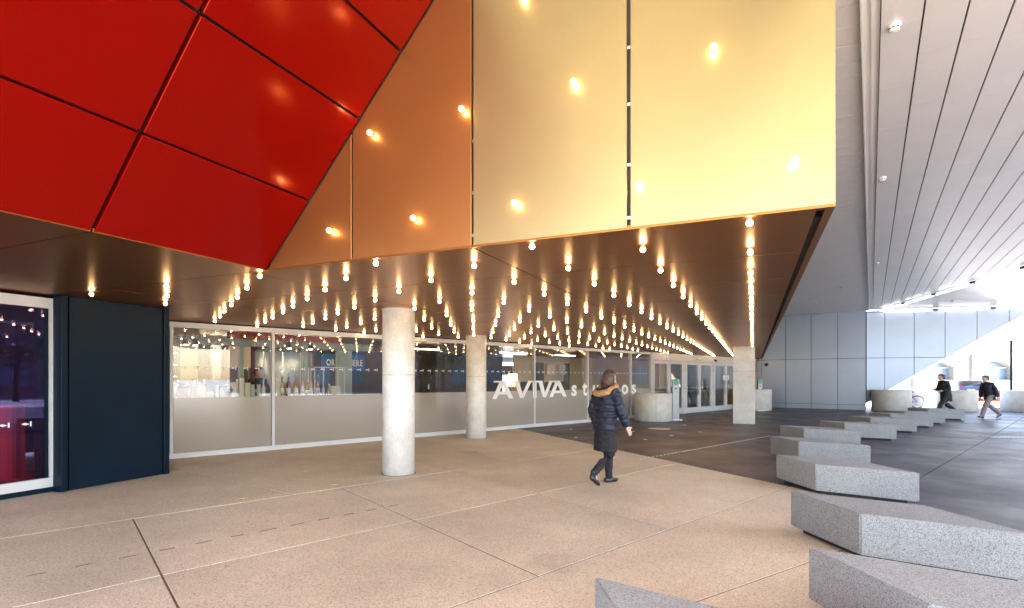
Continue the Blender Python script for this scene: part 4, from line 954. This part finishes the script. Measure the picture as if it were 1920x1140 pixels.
def trousers(J, r=(.105, .095, .078, .07, .066)):
    bm = bmesh.new(); p = J['pelvis']
    loft([(p[0], 0, p[2] - .10, .10, .15), (p[0], 0, p[2], .118, .178), (p[0], 0, p[2] + .10, .108, .155)], 18, bm)
    for sd in 'lr':
        hp, kn, an = J['hip' + sd], J['kn' + sd], J['an' + sd]
        tube([(hp[0], hp[1], hp[2] + .04), lerp(hp, kn, .45), kn, lerp(kn, an, .45), lerp(kn, an, .97)], list(r), 14, bm)
        ball(kn, r[2] * 1.08, bm); ball(lerp(kn, an, .96), r[4] * 1.05, bm)
    return bm
def shoes(J, sd, high=.0):
    bm = bmesh.new(); an, to = Vector(J['an' + sd]), Vector(J['to' + sd]); d = (to - an)
    hl = Vector(J['he' + sd]) if 'he' + sd in J else V(an.x - .05, an.y, max(.03, an.z - .07))
    m_ = (hl + to) / 2
    tube([hl - (to - hl).normalized() * .03, hl, m_ + V(0, 0, .012), to - (to - hl) * .12, to + (to - hl).normalized() * .03], [(.03, .03), (.042, .038), (.040, .042), (.032, .046), (.016, .028)], 12, bm, flat=(0, 0, 1))
    kn = Vector(J['kn' + sd]); up = (kn - an).normalized()
    tube([hl + (an - hl) * .25, an, an + up * (.06 + high)], [.040, .050, .052], 12, bm); ball(an, .052, bm)
    return bm
skin_m = mat('skin', (.55, .34, .25), .5, var=.05); brown_h = mat('dark_brown_hair', (.055, .022, .012), .5, var=.3, vscale=40, stretch=(8, 8, 1)); short_h = mat('short_brown_hair', (.07, .035, .02), .6)
navy = mat('navy_quilted_jacket', (.0022, .006, .022), .55, var=.2, vscale=6, bump=.3, bscale=25); blk_c = mat('black_cloth', (.008, .008, .010), .8, var=.2); fur = mat('tan_fur', (.40, .22, .085), .9, var=.35, vscale=30, bump=1.0, bscale=90)
boot_m = mat('black_leather', (.012, .011, .011), .35)
# the walker in the navy parka, seen from behind and the side
J = dict(legk=.72, pelvis=(0, 0, .93), chest=(.03, 0, 1.24), head=(.085, 0, 1.565),
         shl=(.02, .19, 1.36), ell=(-.06, .235, 1.09), wrl=(.02, .235, .86), shr=(.03, -.19, 1.36), elr=(.10, -.235, 1.09), wrr=(.22, -.235, .86),
         hipl=(.02, .09, .88), knl=(.13, .09, .47), anl=(.14, .09, .09), tol=(.29, .09, .03), hel=(.10, .09, .035),
         hipr=(0, -.09, .88), knr=(.02, -.09, .47), anr=(-.27, -.09, .21), tor=(-.20, -.09, .04), her=(-.31, -.09, .15))
def parka(J):
    fb = bmesh.new(); hx, hz = J['head'][0], J['head'][2]
    torus((hx - .07, 0, hz - .165), (-.45, 0, 1), .150, .052, 28, 10, fb)
    hood = loft([(hx - .16, 0, hz - .30, .05, .10), (hx - .12, 0, hz - .22, .10, .15), (hx - .09, 0, hz - .15, .12, .16)], 18)
    sk = loft([(0, 0, .50, .15, .20), (0, 0, .66, .145, .19), (0, 0, .86, .13, .18), (0, 0, .98, .12, .16)], 22)
    quilts = jacket(J, .80, (.150, .195), (.160, .198), .070, .97, True)
    for zq in (.84, .93, 1.02, 1.11, 1.20, 1.29):
        f_ = (zq - .8) / .5; loft([(.03 * f_, 0, zq - .036, .13, .17), (.03 * f_, 0, zq - .014, .168 + .008 * f_, .209), (.03 * f_, 0, zq + .014, .168 + .008 * f_, .209), (.03 * f_, 0, zq + .036, .13, .17)], 22, quilts)
    return [('parka', quilts, navy), ('hood', hood, navy), ('fur_trim', fb, fur), ('skirt', sk, blk_c), ('tights', trousers(J, (.098, .088, .070, .064, .052)), blk_c), ('boot', shoes(J, 'l', .06), boot_m), ('boot', shoes(J, 'r', .06), boot_m)]
person('person walking away in a navy fur-trimmed parka, black skirt and ankle boots', (1.37, 7.46, 0), R(28), 1.0, J, skin_m, brown_h, parka, bob=True)
# two striding people at the far opening
def stride(sw=1.):
    return dict(pelvis=(0, 0, .91), chest=(.09, 0, 1.22), head=(.17, 0, 1.54),
         shl=(.08, .20, 1.34), ell=(.05, .25, 1.08), wrl=(.24, .20, 1.02), shr=(.09, -.20, 1.34), elr=(.10, -.26, 1.08), wrr=(.26, -.20, 1.06),
         hipl=(.0, .09, .87), knl=(.24, .09, .50), anl=(.36, .09, .11), tol=(.51, .09, .07), hel=(.34, .09, .04),
         hipr=(0, -.09, .87), knr=(-.10, -.09, .47), anr=(-.44, -.09, .20), tor=(-.36, -.09, .04), her=(-.48, -.09, .13))
dk = mat('black_coat', (.010, .012, .012), .75, var=.2); dnavy = mat('dark_navy_coat', (.012, .014, .035), .7, var=.2); tan_t = mat('stone_trousers', (.22, .18, .17), .8)
person('man in a long black coat striding past the granite blocks, hands held forward', (17.65, 20.6, 0), R(172), 1.06, stride(), skin_m, short_h, lambda J: [('coat', jacket(J, .62, (.17, .21), (.165, .215), .075), dk), ('trousers', trousers(J), dk), ('shoe', shoes(J, 'l'), boot_m), ('shoe', shoes(J, 'r'), boot_m)])
J3 = stride(); J3.update(wrl=(-.06, .28, .84), ell=(-.02, .26, 1.06), wrr=(.10, -.28, .82), elr=(.10, -.26, 1.06))
person('man in a dark navy coat and stone trousers striding near the picture edge', (18.95, 20.1, 0), R(178), 1.02, J3, skin_m, short_h, lambda J: [('coat', jacket(J, .72, (.16, .20), (.165, .21), .075), dnavy), ('trousers', trousers(J, (.11, .10, .085, .08, .075)), tan_t), ('shoe', shoes(J, 'l'), boot_m), ('shoe', shoes(J, 'r'), boot_m)])
# bartender behind the counter
J4 = dict(pelvis=(0, 0, .94), chest=(.01, 0, 1.26), head=(.05, 0, 1.59), shl=(0, .20, 1.38), ell=(.05, .26, 1.12), wrl=(.27, .20, 1.06), shr=(0, -.20, 1.38), elr=(.05, -.26, 1.12), wrr=(.27, -.18, 1.06),
          hipl=(0, .09, .89), knl=(.01, .10, .48), anl=(0, .10, .09), tol=(.15, .11, .03), hipr=(0, -.09, .89), knr=(.01, -.10, .48), anr=(0, -.10, .09), tor=(.15, -.11, .03))
pb_ = IN(483, -1.75, 0)
person('bartender with short dark hair and black shirt standing behind the bar counter', (pb_.x, pb_.y, .008), R(-20), 1.08, J4, skin_m, short_h, lambda J: [('shirt', jacket(J, .90, (.135, .18), (.14, .19), .062, .4), blk_c), ('apron', loft([(.06, 0, .55, .09, .16), (.05, 0, .95, .10, .165), (.06, 0, 1.1, .085, .13)], 18), darkw), ('trousers', trousers(J), blk_c), ('shoe', shoes(J, 'l'), boot_m), ('shoe', shoes(J, 'r'), boot_m)])

# ------------------------------------------------------------------ street beyond the diagonal opening
tyre = mat('tyre_rubber', (.02, .02, .02), .8)
def bicycle(label, pos, rz, col, basket=False):
    fm = mat('bike_paint', col, .35); t = local_thing('bicycle', label, 'bicycle', pos, 'parked bicycles', rz)
    for x in (-.52, .52):
        w = obj('wheel', torus((x, 0, .34), (0, 1, 0), .325, .018, 32, 6), tyre, t, True)
        obj('rim', torus((x, 0, .34), (0, 1, 0), .30, .008, 32, 5), M['steel'], w, True)
        sp = bmesh.new()
        for k in range(14):
            a = 2 * math.pi * k / 14; tube([(x, .015 * (-1) ** k, .34), (x + .30 * math.cos(a), 0, .34 + .30 * math.sin(a))], .0022, 4, sp)
        obj('spokes', sp, M['steel'], w); obj('hub', tube([(x, -.05, .34), (x, .05, .34)], .022, 10), M['steel'], w, True)
        obj('mudguard', tube([(x + .355 * math.cos(a), 0, .34 + .355 * math.sin(a)) for a in [R(d_) for d_ in range(20, 165, 15)]], [(.006, .028)] * 10, 6, flat=(0, 0, 1)), M['blackp'], t)
    f = bmesh.new(); bb_, st, hd, sc_ = (-.06, 0, .30), (-.20, 0, .74), (.36, 0, .78), (-.24, 0, .86)
    for a, b in ((bb_, st), (st, hd), (bb_, (.38, 0, .66)), (bb_, (-.52, 0, .34)), (st, (-.52, 0, .34)), ((.52, 0, .34), hd), (hd, (.33, 0, .92)), (st, sc_)): tube([a, b], .017, 8, f)
    obj('frame', f, fm, t, True)
    obj('saddle', tube([(-.36, 0, .89), (-.26, 0, .90), (-.10, 0, .88)], [(.03, .075), (.03, .06), (.018, .018)], 10, flat=(0, 0, 1)), M['blackp'], t, True)
    hbm = tube([(.26, -.28, .98), (.33, -.2, 1.0), (.34, 0, .96), (.33, .2, 1.0), (.26, .28, .98)], .012, 8)
    obj('handlebar', hbm, M['steel'], t, True)
    for s_ in (-1, 1): obj('grip', tube([(.30, .24 * s_, .99), (.22, .31 * s_, .975)], .018, 8), M['blackp'], t, True)
    obj('crank', tube([(-.06, -.08, .30), (.08, -.08, .22)], .012, 6, tube([(-.06, .08, .30), (-.2, .08, .38)], .012, 6)), M['steel'], t, True)
    obj('chainring', torus((-.06, .05, .30), (0, 1, 0), .09, .008, 20, 5), M['steel'], t, True)
    for x, y, z in ((.10, -.13, .22), (-.22, .13, .38)): obj('pedal', box(x - .045, x + .045, y - .05, y + .05, z - .012, z + .012), M['blackp'], t)
    if basket:
        bk_ = bmesh.new()
        for z in (.84, .92, 1.0, 1.06): torus((.56, 0, z), (0, 0, 1), .13 + (z - .84) * .2, .010, 20, 5, bk_)
        for k in range(14):
            a = 2 * math.pi * k / 14; tube([(.56 + .13 * math.cos(a), .13 * math.sin(a), .84), (.56 + .175 * math.cos(a), .175 * math.sin(a), 1.06)], .007, 5, bk_)
        lathe([(.13, .835), (.13, .845)], (.56, 0, 0), 16, bk_)
        obj('basket', bk_, mat('wicker', (.35, .15, .06), .8), t, True)
    return t
bicycle('parked bicycle with a brown wicker basket behind the concrete drums', (20.6, 30.5, -.05), R(200), (.10, .12, .14), True)
bicycle('parked blue bicycle with its wheels showing beside the pale drum', (22.0, 28.3, -.05), R(160), (.04, .12, .30))
bicycle('parked dark bicycle leaning past the blue bicycle', (22.9, 28.9, -.05), R(20), (.03, .03, .04))
# orange crowd barrier
p = V(25.6, 27.2, -.06); t = local_thing('crowd_barrier', 'orange plastic crowd barrier on the bright street behind the second walker', 'barrier', p, None, R(-8)); om = mat('orange_plastic', (.75, .16, .03), .5)
obj('top_rail', box(-.6, .6, -.03, .03, .80, 1.0), om, t, bevel=.01); obj('middle_rail', box(-.6, .6, -.025, .025, .42, .56), om, t, bevel=.01)
for x in (-.55, .55): obj('post', box(x - .04, x + .04, -.026, .026, .05, .80), om, t)
for x in (-.5, .5): obj('foot', box(x - .06, x + .06, -.3, .3, 0, .06), M['blackp'], t, bevel=.01)
# parked hatchback
p = V(43.4, 48.0, -.06); t = local_thing('parked_car', 'dark blue hatchback parked on the bright street behind the black coated man', 'car', p, None, R(50)); cm_ = mat('blue_car_paint', (.03, .055, .16), .25, coat=.6)
side_ = [(-1.95, .30), (1.95, .30), (2.0, .62), (1.9, .78), (1.0, .95), (.35, 1.42), (-1.15, 1.47), (-1.8, 1.05), (-2.0, .85), (-2.0, .45)]
obj('body', prism([(x, -.86, z) for x, z in side_], (0, 1.72, 0)), cm_, t, bevel=.06)
for s_ in (-1, 1):
    obj('side_window', prism([(x, s_ * .861, z) for x, z in ((.85, .97), (.32, 1.36), (-1.05, 1.39), (-1.45, .98))], (0, s_ * .012, 0)), M['blackp'], t)
    obj('tail_light', box(-2.03, -1.9, min(s_ * .6, s_ * .84), max(s_ * .6, s_ * .84), .80, .98), mat('tail_lens', (.4, .01, .01), .2), t)
    obj('headlight', box(1.86, 2.01, min(s_ * .5, s_ * .8), max(s_ * .5, s_ * .8), .62, .76), M['letter'], t)
    for x in (-1.25, 1.3):
        w = obj('wheel', tube([(x, s_ * .70, .31), (x, s_ * .88, .31)], .31, 22), tyre, t); obj('rim', tube([(x, s_ * .885, .31), (x, s_ * .895, .31)], .20, 16), M['steel'], w)
obj('rear_window', prism([(-1.22, -.68, 1.43), (-1.22, .68, 1.43), (-1.76, .74, 1.08), (-1.76, -.74, 1.08)], (-.04, 0, .02)), M['blackp'], t)
obj('windscreen', prism([(.95, -.72, .99), (.95, .72, .99), (.40, .66, 1.39), (.40, -.66, 1.39)], (.03, 0, .03)), M['blackp'], t)
obj('number_plate', box(-2.035, -2.0, -.26, .26, .58, .70), mat('yellow_plate', (.7, .55, .05), .5), t); obj('bumper', box(-2.06, -1.9, -.84, .84, .30, .52), M['blackp'], t, bevel=.03)
# slatted canopy and its post
t = thing('slatted_canopy', 'pale slatted canopy far beyond the diagonal wall edge', 'canopy', V(45, 44, 5.2))
for i in range(15): obj('slat', prism([V(27, 34.5 + i * 1.35, 5.2), V(66, 33.5 + i * 1.35, 5.2), V(66, 34.55 + i * 1.35, 5.2), V(27, 35.55 + i * 1.35, 5.2)], (0, 0, .08)), M['silver'], t)
for x in (30, 48, 64): obj('beam', box(x - .15, x + .15, 33, 54, 5.30, 5.6), M['darkjoint'], t)
t = thing('slender_post', 'thin dark post standing in the bright street near the picture edge', 'post', at(1896, 48))
obj('shaft', lathe([(.09, -.06), (.09, 5.2)], at(1896, 48), 14), M['darksteel'], t, True); obj('base_plate', lathe([(.2, -.05), (.2, -.02)], at(1896, 48), 14), M['darksteel'], t)
# arched stone building beyond
stone = speckle('pale_sandstone', [(0, (.24, .23, .21)), (.5, (.28, .265, .24)), (1, (.32, .305, .28))], 4, .85, .15, .2, .4); recess = mat('arch_infill_glazing', (.17, .24, .30), .2)
t = thing('arched_building', 'pale stone building with arched openings seen through the bright gap', 'building', V(62, 62, 0))
wall = bmesh.new(); x = 34.; openings = []
while x < 100: openings.append((x + 1.5, x + 5.7)); x += 7.2
xx = 34.
def arch(x0, x1, zs, zt, n=9): return [(x0 + (x1 - x0) * k / n, zs + (zt - zs) * math.sin(math.pi * k / n)) for k in range(n + 1)]
for a, b in openings:
    box(xx, a, 62, 63.2, -.06, 11, wall); xx = b
    pts_ = arch(a, b, 3.0, 3.8)
    box(a, b, 62, 63.2, -.06, 1.45, wall)
    for (xa, za), (xb, zb) in zip(pts_, pts_[1:]): prism([(xa, 62, za), (xb, 62, zb), (xb, 62, 11), (xa, 62, 11)], (0, 1.2, 0), wall)
box(xx, 104, 62, 63.2, -.06, 11, wall)
obj('wall', wall, stone, t)
for a, b in openings:
    obj('pier', box(a - 1.0, a - .25, 61.7, 61.998, -.05, 4.6), stone, t)
    w = obj('window', prism([(a, 62.9, 1.45), (b, 62.9, 1.45), (b, 62.9, 3.0)] + [(xq, 62.9, zq) for xq, zq in reversed(arch(a, b, 3.0, 3.8)[1:-1])] + [(a, 62.9, 3.0)], (0, .1, 0)), recess, t)
    obj('transom', box(a, b, 62.8, 62.89, 2.9, 3.02), M['white'], w); obj('mullion', box((a + b) / 2 - .06, (a + b) / 2 + .06, 62.8, 62.885, 1.46, 2.89), M['white'], w)
for z in (5.2, 10.4): obj('cornice', box(33.8, 104.2, 61.75, 61.998, z, z + .35), stone, t)
# brick warehouse across the street (mirrored in the glass)
brick = speckle('red_brick', [(0, (.34, .20, .16)), (.5, (.42, .27, .22)), (1, (.48, .34, .29))], 9, .9, .15, .2, .5)
t = thing('brick_warehouse', 'red brick warehouse across the street with rows of tall windows', 'building', V(46, 2, 0))
obj('wall', box(46, 56, -26, 30, -.06, 10), brick, t); obj('parapet', box(45.8, 56.2, -26.2, 30.2, 10.002, 10.6), stone, t)
for r_ in range(3):
    for k in range(12):
        y = -23 + k * 4.4; w = obj('window', box(45.93, 45.998, y, y + 2.0, .9 + r_ * 3.2, 3.1 + r_ * 3.2), recess, t)
        obj('sill', box(45.85, 45.997, y - .15, y + 2.15, .75 + r_ * 3.2, .895 + r_ * 3.2), stone, w)
        obj('frame', box(45.9, 45.928, y + .95, y + 1.05, .9 + r_ * 3.2, 3.1 + r_ * 3.2), M['white'], w)
# street trees
leafm = mat('leaf_green', (.07, .10, .03), .6, var=.4, vscale=1.5); bark = mat('bark', (.10, .075, .055), .9, bump=.5, bscale=20)
for i, (x, y, h, lab) in enumerate(((34, -6, 7.5, 'leafy street tree before the brick warehouse, southern one'), (35, 5, 6.8, 'leafy street tree before the brick warehouse, middle one'), (34.5, 14, 7.8, 'leafy street tree before the brick warehouse, nearest the bright gap'))):
    t = thing('street_tree', lab, 'tree', V(x, y, -.06), 'street trees')
    tr = tube([(x, y, -.06), (x + .05, y, h * .25), (x - .05, y + .1, h * .5), (x, y, h * .8)], [.20, .15, .11, .04], 10)
    lv = bmesh.new()
    for k in range(14):
        a, z = random.uniform(0, 6.28), random.uniform(.35, .85) * h; e = V(x + math.cos(a) * random.uniform(.8, 1.9), y + math.sin(a) * random.uniform(.8, 1.9), z + random.uniform(.4, 1.0)); tube([(x, y, z - .5), e], [.05, .015], 6, tr)
        for q_ in range(60):
            c = e + V(random.gauss(0, .5), random.gauss(0, .5), random.gauss(0, .42)); n_ = V(random.uniform(-1, 1), random.uniform(-1, 1), random.uniform(-.3, 1)).normalized(); u = n_.orthogonal().normalized() * random.uniform(.07, .13); w = n_.cross(u) * 1.3
            lv.faces.new([lv.verts.new(c + d_) for d_ in (u, w, -u, -w)])
    obj('trunk', tr, bark, t, True); o = obj('crown', lv, leafm, t); o['kind'] = 'stuff'
